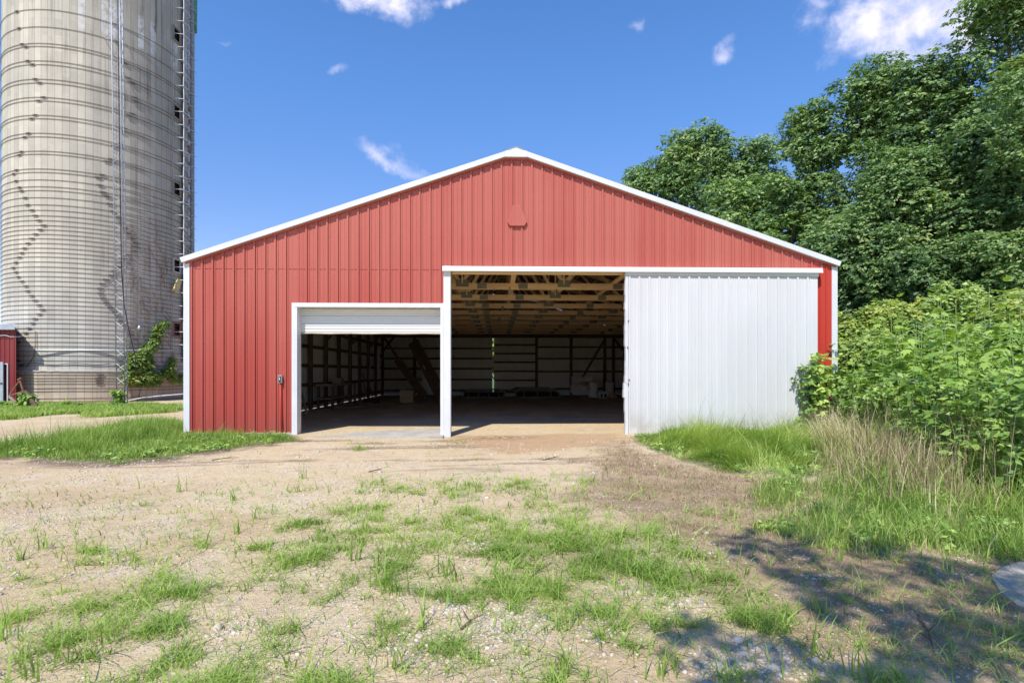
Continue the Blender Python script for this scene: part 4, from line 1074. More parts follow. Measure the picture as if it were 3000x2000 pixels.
# ------------------------------------------------------------------ foliage helpers
def norm(a): return a / (np.linalg.norm(a, axis=1, keepdims=True) + 1e-9)
def leaf_arrays(pos, nrm, direc, L, Wd, tint, fold=.15):
    """one folded rhombic leaf per row"""
    d = norm(direc - nrm * np.sum(direc * nrm, 1, keepdims=True)); s = np.cross(nrm, d)
    L = L[:, None]; Wd = Wd[:, None]
    a = pos; b = pos + d * L * .42 + s * Wd * .5 - nrm * Wd * fold; c = pos + d * L - nrm * L * .12; e = pos + d * L * .42 - s * Wd * .5 - nrm * Wd * fold
    V = np.stack([a, b, c, e], 1).reshape(-1, 3); F = np.arange(len(pos) * 4).reshape(-1, 4)
    return V, F, tint
def leafcloud(cent, rad, n_spray, per, size, flat=.75, up=.35, tint0=.45, tvar=.25, inner=.15, wr=.55):
    """clumps (cent (k,3), rad (k)) -> leaves gathered in small sprays on each clump's shell"""
    k = len(cent); ns = np.maximum(3, (n_spray * (rad / rad.mean()) ** 2).astype(int)); idx = np.repeat(np.arange(k), ns); N = len(idx)
    dr = norm(rng.normal(size=(N, 3)) + np.array([0, 0, up])); rr = rad[idx] * np.where(rng.random(N) < inner, rng.uniform(.3, .85, N), rng.uniform(.82, 1.12, N))
    sp = cent[idx] + dr * rr[:, None] * np.array([1, 1, flat])
    ct = rng.normal(0, .10, k)
    st = tint0 + 1.3 * ct[idx] + rng.normal(0, tvar * .55, N)
    j = np.repeat(np.arange(N), per); n = len(j)
    az = rng.uniform(0, 2 * np.pi, n); out = dr[j]
    side = np.stack([np.cos(az), np.sin(az), rng.uniform(-.55, .15, n)], 1)
    direc = norm(side + out * .5)
    nr = norm(out * .6 + np.array([-.06, -.22, .70]) + rng.normal(0, .42, (n, 3)))
    L = size * rng.uniform(.45, 1.5, n)
    pos = sp[j] + direc * (size * .25) + rng.normal(0, size * .22, (n, 3))
    return leaf_arrays(pos, nr, direc, L, L * wr * rng.uniform(.8, 1.2, n), np.clip(st[j] + rng.normal(0, tvar * .5, n), 0, 1))
def cat(*a):
    V = []; F = []; T = []; o = 0
    for v, f, t in a: V.append(v); F.append(f + o); T.append(t); o += len(v)
    return np.concatenate(V), np.concatenate(F), np.concatenate(T)

def tree(name, x, y, top, r, cb, seed, label, nclump=46, spray=70, per=7, size=.26, mat='leaf_tree', tint=.42, group=None, lean=(0, 0), cr=None, catg='tree', rz=None, bark='bark', hl=None):
    """top = crown top height, r = crown radius, cb = crown bottom height"""
    global rng
    rng = np.random.default_rng(seed); rnd = random.Random(seed)
    t = thing(name, (x, y, 0), label, catg, group)
    H = top - cb; cx, cy = x + lean[0], y + lean[1]
    cr = cr or r * .30
    cent = []; tries = 0
    while len(cent) < nclump and tries < 6000:
        tries += 1
        u = rnd.random() ** .75; z = cb + cr * .5 + u * (H - cr * 1.2)
        f = (z - cb) / H
        env = r * (math.sin(math.pi * min(1, .22 + f * .74)) ** .65)
        a = rnd.uniform(0, 2 * math.pi); q = env * (rnd.random() ** .42) * .86
        c = (cx + q * math.cos(a), cy + q * math.sin(a) * .9, z)
        if all((c[0] - d[0]) ** 2 + (c[1] - d[1]) ** 2 + (c[2] - d[2]) ** 2 > (cr * .72) ** 2 for d in cent): cent.append(c)
    cent = np.array(cent); rad = cr * rng.uniform(.72, 1.25, len(cent))
    if catg == 'bush':
        ex = []
        for i in range(16):
            a = rnd.uniform(0, 6.28); q = r * rnd.uniform(.1, .95); zt_ = cb + H * (.72 + .42 * rnd.random() * (1 - (q / r) ** 2))
            for k in range(3): ex.append((cx + q * math.cos(a), cy + q * math.sin(a), zt_ - .16 * k))
        cent = np.concatenate([cent, np.array(ex)]); rad = np.concatenate([rad, np.full(len(ex), .13)])
    V, F, T = leafcloud(cent, rad, int(spray * (1.4 if catg == 'tree' else 1.1)), per, size * (.82 if catg == 'tree' else .9), tint0=tint, tvar=.36)
    V = V - np.array([x, y, 0])
    mesh_np('crown', V, F, M[mat], T, parent=t)
    # trunk with limbs to the clumps
    w = MB(); tr = r * .055 + .06; pts = []; nz = 9; zt = cb + H * .8
    for i in range(nz):
        f = i / (nz - 1); pts.append((x + lean[0] * f + math.sin(f * 5 + seed) * .18 * r * .2, y + lean[1] * f + math.cos(f * 4 + seed) * .1 * r * .2, -.2 + (zt + .2) * f))
    w.tube(pts, [tr * (1.25 if i == 0 else 1) * (1 - .85 * i / (nz - 1)) for i in range(nz)], 9)
    tk = w.build('trunk', M[bark], t, smooth=True)
    w = MB()
    order = sorted(range(len(cent)), key=lambda i: rnd.random())[: min(len(cent), 34)]
    for i in order:
        c = Vector(cent[i]); f = max(.12, min(.92, (c.z - rnd.uniform(.8, 2.4) * r * .35) / zt)); b = Vector(pts[int(f * (nz - 1))])
        mid = b.lerp(c, .55) + Vector((rnd.uniform(-.2, .2), rnd.uniform(-.2, .2), -.06 * (c - b).length))
        rb = tr * (1 - .85 * f) * .5; w.tube([b, b.lerp(mid, .5), mid, c], [rb, rb * .8, rb * .6, rb * .25], 6)
    w.build('branches', M[bark], t, smooth=True)
    return t

def tree_px(px, ytop, D, rpx, cbpx, seed, label, **kw):
    p = P(px, ytop, D); top = p.z; cb = max(.8, P(px, cbpx, D).z)
    return tree(kw.pop('name', 'broadleaf_tree'), p.x, D, top, rpx * D / FPX, cb, seed, label, **kw)

GT = 'broadleaf trees behind and beside the barn'
tree_px(2030, 372, 50, 135, 640, 1, 'tall far tree with the rounded double top rising over the right roof slope', size=.34, nclump=50, spray=56, group=GT, tint=.50)
tree_px(2214, 400, 48, 72, 620, 2, 'narrow far tree just right of the tall one over the roof', size=.33, nclump=26, spray=44, group=GT, cr=1.1, tint=.42)
tree_px(1892, 468, 52, 66, 640, 3, 'lowest far tree, peeping over the roof at the left end of the tree line', size=.34, nclump=20, spray=48, group=GT, cr=1.15, tint=.48)
tree_px(2170, 520, 42, 150, 800, 4, 'lighter green tree filling the gap low behind the right roof slope', size=.30, nclump=40, spray=60, group=GT, mat='leaf_light', tint=.35)
tree_px(2370, 300, 37, 120, 900, 5, 'slender tree whose top steps up right of the gap in the tree line', size=.28, nclump=60, spray=52, group=GT, tint=.52)
tree_px(2320, 520, 36, 110, 900, 15, 'rounded green tree standing just behind the right eave', size=.27, nclump=34, spray=60, group=GT, mat='leaf_light', tint=.25)
tree_px(2545, 172, 34, 150, 900, 6, 'big tree in the middle of the right tree line below the white cloud', size=.26, nclump=84, spray=58, group=GT, tint=.50, cr=1.05)
tree_px(2720, 150, 31, 140, 900, 7, 'tree half hidden between the middle tree and the tallest one', size=.25, nclump=72, spray=56, group=GT, tint=.38, cr=.95)
tree_px(2960, -110, 28, 215, 800, 8, 'tallest tree, cut off by the top right corner of the view', size=.24, nclump=92, spray=64, group=GT, tint=.45, cr=1.0)
tree_px(2480, 620, 29, 130, 1010, 9, 'lower dark leafy tree right behind the barn corner', size=.22, nclump=46, spray=72, group=GT, tint=.34, cr=.85)
tree_px(2650, 430, 27, 150, 1000, 10, 'leafy tree with pale tips in front of the tall trees', size=.21, nclump=70, spray=74, group=GT, tint=.48, cr=.85)
tree_px(2870, 330, 25, 150, 1000, 11, 'dense tree with a bare limb showing near the right edge', size=.20, nclump=70, spray=74, group=GT, tint=.38, cr=.82)
tree_px(3040, 200, 22, 170, 1000, 12, 'nearest tree, its left half entering at the right edge', size=.18, nclump=70, spray=80, group=GT, tint=.50, cr=.75)
tree_px(3420, 100, 24, 220, 1030, 16, 'tree standing just outside the right edge beyond the nearest one', size=.24, nclump=50, spray=50, group=GT, tint=.45, cr=.95)
tree_px(2760, 700, 24.5, 150, 1060, 13, 'shadowed low tree behind the bright shrubs', size=.19, nclump=44, spray=72, group=GT, tint=.28, cr=.75)
tree_px(1452, 985, 42, 60, 1088, 14, 'bright green bush seen only through the slit in the barn rear wall', name='leafy_bush', catg='bush', size=.3, nclump=24, spray=50, cr=.6, mat='leaf_light', tint=.7)
# far hedgerow that closes the view under the crowns
GS = 'bushes in front of the tree line'
for (px, yt, D, rp, yb, sd, mt, tn, lab) in (
    (2500, 930, 19.0, 75, 1090, 31, 'leaf_shrub', .50, 'yellow green bush against the barn corner'),
    (2600, 885, 18.5, 70, 1090, 32, 'leaf_shrub', .56, 'yellow green bush with upright tips, second from the barn corner'),
    (2690, 930, 18.0, 70, 1090, 33, 'leaf_light', .42, 'dull green bush between the yellow green and bright green bushes'),
    (2800, 838, 18.5, 85, 1090, 34, 'leaf_light', .78, 'bright green bush standing tallest in front of the dark gap'),
    (2965, 868, 16.5, 85, 1090, 35, 'leaf_shrub', .42, 'bright green bush at the right edge beside the dark gap'),
    (2880, 960, 15.8, 70, 1090, 36, 'leaf_light', .55, 'low leafy bush below the dark gap'),
    (2560, 985, 16.0, 60, 1090, 37, 'leaf_light', .70, 'short pale bush just right of the barn corner, behind the ragweed'),
    (2720, 900, 20.5, 60, 1090, 38, 'leaf_shrub', .70, 'upright yellow tipped sapling bush left of the bright green bush'),
    (3010, 960, 13.0, 70, 1090, 39, 'leaf_weed', .62, 'lush bush cut by the right edge above the ragweed')):
    tree_px(px, yt, D, rp, yb, sd, lab, name='leafy_bush', catg='bush', size=.15, nclump=30, spray=48, per=7, group=GS, mat=mt, tint=tn, cr=.38, bark='stem')

# shade tree behind the camera: it casts the dappled shade at the lower right
def shade_tree():
    global rng
    rng = np.random.default_rng(77); rnd = random.Random(78)
    x, y = 6.3, -4.2
    t = thing('shade_tree', (x, y, 0), 'broad tree just outside the yard whose limbs shade the lower right gravel', 'tree')
    cent = []; rad = []
    tg = [(2330, 1640, 8, .45), (2230, 1600, 8, .42), (2480, 1680, 8.4, .30), (2620, 1640, 8.2, .42), (2760, 1660, 8.2, .40), (2440, 1760, 7.6, .40), (2560, 1800, 7.4, .34), (2700, 1840, 7.4, .30), (2930, 1720, 7.8, .42),
          (2850, 1850, 7.2, .46), (3000, 1900, 7.0, .5), (2100, 1900, 6.6, .34), (2280, 1930, 6.6, .30), (2450, 1990, 6.6, .3), (2040, 1860, 6.6, .22), (2640, 1990, 6.4, .3), (2350, 1720, 8, .3), (2800, 1750, 7.8, .22),
          (2150, 2040, 6.4, .3), (2700, 1930, 6.8, .3), (2920, 2060, 6.5, .5), (2330, 1560, 8.6, .34), (2420, 1520, 9, .34), (2540, 1590, 8.6, .26), (3100, 1780, 7.4, .5), (3050, 1650, 8, .4)]
    for (a, b, h, r) in tg:
        g_ = G(a, b); k = h / -SUNV.z; cent.append((g_.x - SUNV.x * k, g_.y - SUNV.y * k, h)); rad.append(r)
    for i in range(22): cent.append((x + rnd.uniform(-2.2, 3.2), y + rnd.uniform(-2.8, 2.0), rnd.uniform(7, 10.5))); rad.append(.9)
    cent = np.array(cent); rad = np.array(rad)
    V, F, T = leafcloud(cent, rad * np.where(np.arange(len(rad)) < 27, .8, 1), 46, 6, .13); V = V - np.array([x, y, 0]); mesh_np('crown', V, F, M['leaf_tree'], T, parent=t)
    w = MB(); w.tube([(x, y, -.2), (x + .1, y, 3), (x - .1, y + .2, 6), (x, y, 8.5)], [.32, .26, .2, .1], 10); w.build('trunk', M['bark'], t, smooth=True)
    w = MB()
    for c in cent[:27:1]:
        b = Vector((x, y, 4.8)); c = Vector(c); w.tube([b, b.lerp(c, .5) + Vector((0, 0, .4)), c], [.06, .035, .012], 5)
    w.build('branches', M['bark'], t, smooth=True)
shade_tree()

# ------------------------------------------------------------------ grass
def blades(pos, h, wd, lean, az, tint, seg=3, droop=1.0):
    """curved tapering blades; seg quads each"""
    n = len(pos); dx = np.cos(az); dy = np.sin(az); fx = np.cos(az + np.pi / 2 + rng.uniform(-.7, .7, n)); fy = np.sin(az + np.pi / 2)
    rows = []
    for i in range(seg + 1):
        f = i / seg; off = lean * h * f ** 1.8; z = h * (f - .28 * droop * lean * f ** 2.4)
        ww = wd * (1 - f) ** .8 * .5 + wd * .04
        c = pos + np.stack([dx * off, dy * off, z], 1); sd = np.stack([fx * ww, fy * ww, 0 * ww], 1); rows += [c - sd, c + sd]
    V = np.stack(rows, 1).reshape(-1, 3); b = (np.arange(n) * (2 * (seg + 1)))[:, None]
    F = np.concatenate([b + np.array([2 * i, 2 * i + 1, 2 * i + 3, 2 * i + 2]) for i in range(seg)], 1).reshape(-1, 4)
    return V, F, np.repeat(tint, seg)
def sample(x0, x1, y0, y1, dens, fn):
    n = int((x1 - x0) * (y1 - y0) * dens); x = rng.uniform(x0, x1, n); y = rng.uniform(y0, y1, n)
    p = fn(x, y); k = rng.random(n) < p; x = x[k]; y = y[k]
    return np.stack([x, y, hz(x, y) - .005], 1), p[k]
def inframe(x, y, margin=.08):
    d = x * sP + y * cP; u = (x * cP - y * sP) / np.maximum(d, .1)
    return (d > 2.3) & (u > -.97 - margin) & (u < .94 + margin + .38 * (d > 4.5))
rng = np.random.default_rng(5)
out = []
tuft = lambda x, y, sc, sd: sstep(fbm(x, y, sc, 3, sd), .38, .62)
# yard patches: near, mid
for (y0, y1, dn, wd, hh) in ((2.4, 4.2, 11000, .0055, .074), (4.2, 6.5, 7600, .0068, .082), (6.5, 10.5, 3400, .009, .085), (10.5, 14.1, 1000, .011, .095)):
    def fn(x, y):
        m = masks(x, y); a = np.clip(m['band'] * .9 + m['spot'] * .85, 0, 1)
        return (a * (.04 + .96 * sstep(fbm(x, y, 8, 3, 70), .42, .62)) * (.38 + .62 * tuft(x, y, 3.3, 73)) * (1 - .8 * m['thatch']) * (1 - .45 * sstep(polyd(x, y, SHADEZ), 0, .6)) + .016 * sstep(y, 8.4, 7.0)) * inframe(x, y) * (1 - m['weeds'])
    p, q = sample(-9 if y1 > 7 else -5, 8, y0, y1, dn, fn); n = len(p)
    tall = fbm(p[:, 0], p[:, 1], 2.2, 3, 71)
    h = hh * rng.lognormal(0, .42, n) * (.5 + 1.1 * tall); az = rng.uniform(0, 2 * np.pi, n)
    t = np.clip(.50 + .28 * (fbm(p[:, 0], p[:, 1], 1.1, 3, 72) - .5) * 2 + rng.normal(0, .13, n), 0, 1)
    out.append(blades(p, h, wd * rng.uniform(.7, 1.7, n), rng.uniform(.5, 2.3, n), az, t))
# single coarse tufts
tp = [(1310, 1690), (1330, 1700), (1180, 1750), (1130, 1720), (1450, 1690), (1490, 1570), (1270, 1480), (1840, 1680), (1880, 1690), (1620, 1760), (1630, 1750), (1050, 1640), (330, 1880), (175, 1945), (220, 1940),
      (840, 1960), (1140, 1740), (1160, 1960), (1880, 1700), (890, 1400), (690, 1560), (530, 1440), (60, 1640), (130, 1610), (20, 1870), (100, 1990), (870, 1440), (680, 1470), (1690, 1830), (1230, 1850), (2050, 1720),
      (2290, 1850), (2400, 1920), (2520, 1980), (2390, 1790), (1810, 1660), (2460, 1640), (2430, 1370), (1200, 1620), (1320, 1690), (600, 1600), (930, 1660), (1060, 1560), (1660, 1980), (1950, 1980), (760, 1520), (1500, 1450)]
for (a, b) in tp:
    g_ = G(a, min(b, 1990)); n = int(rng.integers(5, 13)); s = .25 + .035 * g_.y
    p = np.stack([g_.x + rng.normal(0, .035, n), g_.y + rng.normal(0, .03, n), np.zeros(n)], 1); p[:, 2] = hz(p[:, 0], p[:, 1]) - .005
    out.append(blades(p, rng.uniform(.10, .27, n) * (1 + .02 * g_.y), rng.uniform(.007, .014, n), rng.uniform(.1, .8, n), rng.uniform(0, 6.28, n), np.clip(rng.normal(.42, .12, n), 0, 1), seg=4))
# tall strip at the left corner of the barn
def fn(x, y): return masks(x, y)['left'] * inframe(x, y, .15) * ~((x > XL) & (y > YF - .12)) * np.clip(.25 + sstep(polyd(x, y, G_LEFT) + (fbm(x, y, 2.4, 3, 131) - .5) * 1.4, 0, .7), 0, 1)
p, q = sample(-17, -4.5, 9.5, 17, 1500, fn); n = len(p)
tl = fbm(p[:, 0], p[:, 1], .9, 3, 80); dc = np.clip(polyd(p[:, 0], p[:, 1], G_LEFT), 0, 1)
hgt = (.05 + .32 * sstep(dc, 0, .8) * (.25 + 1.3 * tl * sstep(fbm(p[:, 0], p[:, 1], 3.1, 3, 98), .25, .65))) * rng.lognormal(0, .33, n)
hgt *= np.where(p[:, 0] > XL + .1, .50, 1)
out.append(blades(p, hgt, rng.uniform(.007, .014, n), rng.uniform(.2, 1.0, n), rng.uniform(0, 6.28, n), np.clip(.42 + .5 * (fbm(p[:, 0], p[:, 1], 1.6, 3, 81) - .5) + rng.normal(0, .13, n), 0, .86), seg=3))
# strip before the silo
def fn(x, y): return masks(x, y)['silo'] * inframe(x, y, .15)
p, q = sample(-30, -9, 17.5, 27, 520, fn); n = len(p)
out.append(blades(p, rng.uniform(.08, .26, n) * (.6 + .8 * fbm(p[:, 0], p[:, 1], .8, 3, 82)), rng.uniform(.02, .045, n), rng.uniform(.3, 1.1, n), rng.uniform(0, 6.28, n), np.clip(.55 + .5 * (fbm(p[:, 0], p[:, 1], 1.2, 3, 83) - .5) + rng.normal(0, .12, n), 0, .85), seg=2))
# silky long grass under the sliding door
def fn(x, y): return masks(x, y)['door'] * (y < YF - .22) * (.25 + .75 * sstep(polyd(x, y, G_DOOR) + (fbm(x, y, 2.2, 3, 99) - .5) * 1.2, 0, .9))
p, q = sample(2.6, 9.4, 7.8, 14.1, 1900, fn); n = len(p)
fl = fbm(p[:, 0], p[:, 1], .9, 3, 84); dc = np.clip(polyd(p[:, 0], p[:, 1], G_DOOR), 0, 1)
az = np.pi * (1.1 + 1.6 * (fl - .5) * 2) + rng.normal(0, .7, n); az = np.where(p[:, 1] > 13.2, rng.normal(2.8, 1.2, n), az + .5)
cl = sstep(fbm(p[:, 0], p[:, 1], 2.6, 3, 85), .3, .7); h = (.05 + .26 * sstep(dc, 0, 1.1)) * rng.lognormal(0, .3, n) * (.40 + 1.0 * cl)
h *= np.where(rng.random(n) < .12, 1.5, 1); out.append(blades(p, h, rng.uniform(.006, .014, n), rng.uniform(.3, 1.5, n), az + rng.normal(0, .5, n), np.clip(.50 + 1.1 * (fbm(p[:, 0], p[:, 1], 1.3, 3, 86) - .5) + sstep(p[:, 1], 13.2, 11.5) * .12 + rng.normal(0, .14, n), 0, .84), seg=4))
# medium grass at the foot of the weeds, right
def fn(x, y): m = masks(x, y); return np.clip(m['mid'] * (1 - .6 * m['thatch']) + .55 * m['weeds'] * sstep(y, 13, 10), 0, 1) * inframe(x, y, .15) * (1 - m['door']) * (.25 + .75 * tuft(x, y, 3, 87))
p, q = sample(2.5, 15, 4.2, 12, 2100, fn); n = len(p); dw = sstep(polyd(p[:, 0], p[:, 1], WEEDS), -.9, .2)
h = (.14 + .45 * dw) * rng.lognormal(0, .38, n) * (.6 + .8 * fbm(p[:, 0], p[:, 1], 1.5, 3, 88))
out.append(blades(p, h, rng.uniform(.006, .012, n) * (1 + dw * .5), rng.uniform(.15, .95, n), rng.uniform(0, 6.28, n), np.clip(.42 + .7 * (fbm(p[:, 0], p[:, 1], 1.3, 3, 89) - .5) - .10 * dw + rng.normal(0, .13, n) + (rng.random(n) < .08) * .5, 0, 1), seg=4))
# tall green grass mixed among the dry stalks
def fn(x, y): return sstep(polyd(x, y, DRYZ), -.1, .5) * inframe(x, y, .1)
p, q = sample(3.5, 9.5, 5, 14, 110, fn); n = len(p)
out.append(blades(p, rng.uniform(.25, .85, n), rng.uniform(.008, .016, n), rng.uniform(.15, 1.1, n), rng.uniform(0, 6.28, n), np.clip(rng.normal(.38, .2, n), 0, 1), seg=4))
# a few sprigs scattered in the bare yard and the apron edge
def fn(x, y): return sstep(fbm(x, y, 6, 2, 90), .68, .78) * .5 * inframe(x, y) * (1 - masks(x, y)['weeds'])
p, q = sample(-8, 6, 3, 13.4, 260, fn); n = len(p)
out.append(blades(p, rng.uniform(.03, .10, n), rng.uniform(.006, .012, n), rng.uniform(.3, 1.2, n), rng.uniform(0, 6.28, n), np.clip(rng.normal(.45, .2, n), 0, 1), seg=2))
V, F, T = cat(*out)
tag(mesh_np('grass', V, F, M['grass'], T), 'green grass growing in patches over the gravel yard and along the barn', 'grass', kind='stuff')

# low broad leaves mixed into the greener strips
def fn(x, y): m = masks(x, y); return np.clip(m['door'] * .8 + m['left'] * .7 + m['silo'] * .5 + m['mid'] * .6 + m['band'] * .12, 0, 1) * inframe(x, y, .1) * sstep(fbm(x, y, 2.0, 3, 120), .46, .6) * ((y < YF - .3) | (x < XL))
p, q = sample(-17, 9.4, 4, 24, 26, fn); n = len(p)
V, F, T = leafcloud(p + np.array([0, 0, .07]), np.full(n, .09), 6, 4, .055, tint0=.55, flat=.7)
tag(mesh_np('low_weeds', V, F, M['leaf_weed'], T), 'small broad leaved weeds mixed into the green grass strips', 'low weeds', kind='stuff')

# dead thatch and straw
def fn(x, y): m = masks(x, y); return np.clip(m['thatch'], 0, 1) * inframe(x, y, .1) * (.3 + .7 * tuft(x, y, 2.5, 91)) * (1 - m['weeds'])
out = []
for (y0, y1, dn, k) in ((2.8, 5.0, 3600, .75), (5.0, 8.0, 2300, 1.0), (8.0, 13.4, 1000, 1.5)):
    p, q = sample(.3, 9, y0, y1, dn, fn); n = len(p)
    t_ = np.clip(rng.normal(.5, .22, n), 0, .9); t_ = np.where(rng.random(n) < .12, 1.0, t_)
    out.append(blades(p, rng.uniform(.02, .085, n) * k, rng.uniform(.003, .006, n) * k, rng.uniform(.6, 1.7, n), rng.uniform(0, 6.28, n), t_, seg=2))
def fn(x, y): m = masks(x, y); return np.clip(m['band'] + m['mid'] * .8 + m['left'] * .4, 0, 1) * .3 * inframe(x, y)
p, q = sample(-9, 8, 3.5, 14, 700, fn); n = len(p)
out.append(blades(p, rng.uniform(.03, .08, n), rng.uniform(.004, .008, n), rng.uniform(.8, 1.8, n), rng.uniform(0, 6.28, n), np.clip(rng.normal(.6, .2, n), 0, .9), seg=2))
V, F, T = cat(*out)
tag(mesh_np('dead_thatch', V, F, M['thatch'], T), 'matted brown dead grass between the green patch and the long grass', 'dead grass', kind='stuff')

# tall dry stalks
def fn(x, y): return sstep(polyd(x, y, DRYZ) + (fbm(x, y, 2, 3, 92) - .5) * 1.2, -.2, .5) * (.2 + .8 * sstep(fbm(x, y, 2.6, 3, 93), .38, .6)) * inframe(x, y, .1)
p, q = sample(3.5, 9.5, 5, 14, 430, fn); n = len(p)
far = sstep(p[:, 1], 8.5, 12)
ed = sstep(polyd(p[:, 0], p[:, 1], DRYZ), -.25, .7); h = (rng.uniform(.30, .95, n) * (.45 + .55 * ed) + .2 * far); az = np.where(far > .5, rng.normal(2.4, .9, n), rng.uniform(0, 6.28, n))
o1 = blades(p, h, rng.uniform(.006, .013, n), rng.uniform(.05, .75, n) + far * rng.uniform(0, .8, n), az, np.clip(.38 + .42 * far + rng.normal(0, .28, n), 0, 1), seg=4)
def fn(x, y): return sstep(polyd(x, y, WEEDS) + .5, 0, .4) * sstep(polyd(x, y, WEEDS), 1.6, .6) * inframe(x, y, .1)
p, q = sample(3.5, 10, 5, 14, 60, fn); n = len(p)
o2 = blades(p, rng.uniform(.7, 1.5, n), rng.uniform(.005, .010, n), rng.uniform(.05, .5, n), rng.uniform(0, 6.28, n), np.clip(rng.normal(.65, .25, n), 0, 1), seg=4)
# seed heads
k = rng.random(n) < .5; pk = p[k]; m_ = k.sum()
V, F, T = cat(o1, o2)
tag(mesh_np('dry_stalks', V, F, M['dry'], T), 'tangle of tall dry brown stalks at the front of the weeds', 'dry stalks', kind='stuff')

# ------------------------------------------------------------------ broad-leaved weeds
def weed_leaves(base, h, rs, big=1.0, lobes=5):
    """opposite pairs of drooping lobed leaves up a stem (all arrays local to base)"""
    out = []
    for bi in range(len(base)):
        bx, by, bz = base[bi]; hh = h[bi]; lx, ly = rs.normal(0, .07, 2) * hh
        nn = int(hh / .15); 
        for i in range(2, nn + 1):
            f = i / nn
            if f < .28 and rs.random() < .75: continue
            z = hh * f; cx, cy = bx + lx * f * f, by + ly * f * f; a0 = i * 1.45 + rs.uniform(-.3, .3) + bi
            ls = big * (.30 * (1 - .55 * f ** 3) * (.55 + .45 * min(1, f * 2.2))) * rs.uniform(.75, 1.2)
            for s in (0, math.pi):
                a = a0 + s; tilt = rs.uniform(-.15, .35) if f < .93 else .9
                d = np.array([math.cos(a) * math.cos(tilt), math.sin(a) * math.cos(tilt), math.sin(tilt)])
                out.append((cx + d[0] * ls * .28, cy + d[1] * ls * .28, bz + z + d[2] * ls * .28, a, tilt - .45, ls, f))
    A = np.array(out); n = len(A)
    rows = []
    L_ = lobes
    offs = np.linspace(-1.05, 1.05, L_) if L_ > 1 else np.array([0.0]); sc = 1 - .38 * np.abs(offs) / 1.05
    Vs = []; Ts = []
    tt = np.clip(.38 + .35 * A[:, 6] + rs.normal(0, .13, n), 0, 1)
    nz = np.stack([-np.cos(A[:, 3]) * np.sin(A[:, 4]), -np.sin(A[:, 3]) * np.sin(A[:, 4]), np.cos(A[:, 4])], 1) + rs.normal(0, .12, (n, 3)); nz = norm(nz)
    for o_, s_ in zip(offs, sc):
        az = A[:, 3] + o_; d = np.stack([np.cos(az) * np.cos(A[:, 4]), np.sin(az) * np.cos(A[:, 4]), np.sin(A[:, 4]) * np.ones(n)], 1)
        V, F, T = leaf_arrays(A[:, :3], nz, d, A[:, 5] * s_, A[:, 5] * s_ * (.36 if L_ > 1 else .5), tt); Vs.append((V, F, T))
    return cat(*Vs)
rs = np.random.default_rng(44)
protos = []
for q in range(6):
    hh = [2.5, 2.25, 2.85, 2.0, 2.4, 1.7][q]
    t = thing('ragweed', (0, 0, 0))
    V, F, T = weed_leaves(np.zeros((1, 3)), np.array([hh]), np.random.default_rng(100 + q), 1.0)
    w = MB(); w.tube([(0, 0, -.05), (0, 0, hh * .5), (0, 0, hh * .98)], [.014, .010, .004], 5); w.build('stem', M['stem'], t, smooth=True)
    lf = mesh_np('leaves', V, F, M['leaf_weed'], T, parent=t)
    protos.append(t)
wp = []
rr_ = random.Random(9)
tries = 0
while len(wp) < 140 and tries < 9000:
    tries += 1; x = rr_.uniform(4.5, 14.5); y = rr_.uniform(6.0, 14.5)
    a = np.array([x]); b = np.array([y]); d = polyd(a, b, WEEDS)[0]
    if d < .25 or d > 2.6 or not inframe(a, b, .06)[0]: continue
    if all((x - u) ** 2 + (y - v) ** 2 > .33 ** 2 for u, v in wp): wp.append((x, y))
wp.sort(key=lambda t: t[0])
for i, (x, y) in enumerate(wp):
    k = rr_.randrange(6); pr = protos[k]
    if k == 0 and 'used0' not in globals(): pass
    r = link(pr.copy()); 
    for ch in pr.children: c = link(ch.copy()); c.parent = r
    r.location = (x, y, 0); r.rotation_euler = (rr_.uniform(-.06, .06), rr_.uniform(-.06, .06), rr_.uniform(0, 6.28)); s = rr_.uniform(.62, 1.22) * (1.0 + .10 * (x > 7.2)); s *= .80 if polyd(np.array([x]), np.array([y]), WEEDS)[0] < .7 else 1
    r.scale = (s, s, s)
    tag(r, 'tall green ragweed with lobed leaves standing in the thicket right of the barn', 'weed plant', 'ragweed plants in the thicket')
for pr in protos:
    for ch in list(pr.children): bpy.data.objects.remove(ch)
    bpy.data.objects.remove(pr)
# the mass behind them
rng = np.random.default_rng(6)
def fn(x, y): return (polyd(x, y, WEEDS) > 1.2) * inframe(x, y, .1) * (x > XR + .3) * np.where(y > 14.2, 1, .8)
p, q = sample(5, 32, 7, 27, 3.6, fn)
hgt = rng.uniform(1.7, 2.7, len(p)) * np.where(p[:, 1] > 15, 1.08, .95)
V1, F1, T1 = weed_leaves(p, hgt, rs, 1.15, 3)
V1[:, 2] -= 0
# low filler leaves
def fn(x, y): return (polyd(x, y, WEEDS) > -.1) * inframe(x, y, .1) * (x > XR - 3)
p2, q = sample(4, 14, 6, 18, 26, fn); n = len(p2)
cent = p2 + np.stack([0 * q, 0 * q, rng.uniform(.2, 1.5, n)], 1)
a3 = leafcloud(cent, np.full(n, .22), 8, 4, .11, tint0=.42)
V, F, T = cat((V1, F1, T1), a3)
tag(mesh_np('weed_thicket', V, F, M['leaf_weed'], T), 'dense green thicket of broad leaved weeds right of the barn', 'weeds', kind='stuff')
w = MB()
for i in range(len(p)):
    if p[i][1] < 16: w.tube([(p[i][0], p[i][1], 0), (p[i][0], p[i][1], hgt[i] * .55)], [.012, .006], 4, cap=False)
for i in range(420):
    a = rng.uniform(4.5, 11); b = rng.uniform(5.8, 13)
    if polyd(np.array([a]), np.array([b]), WEEDS)[0] > .1: w.tube([(a, b, 0), (a + rng.normal(0, .08), b + rng.normal(0, .08), rng.uniform(.5, 1.3))], [.009, .004], 4, cap=False)
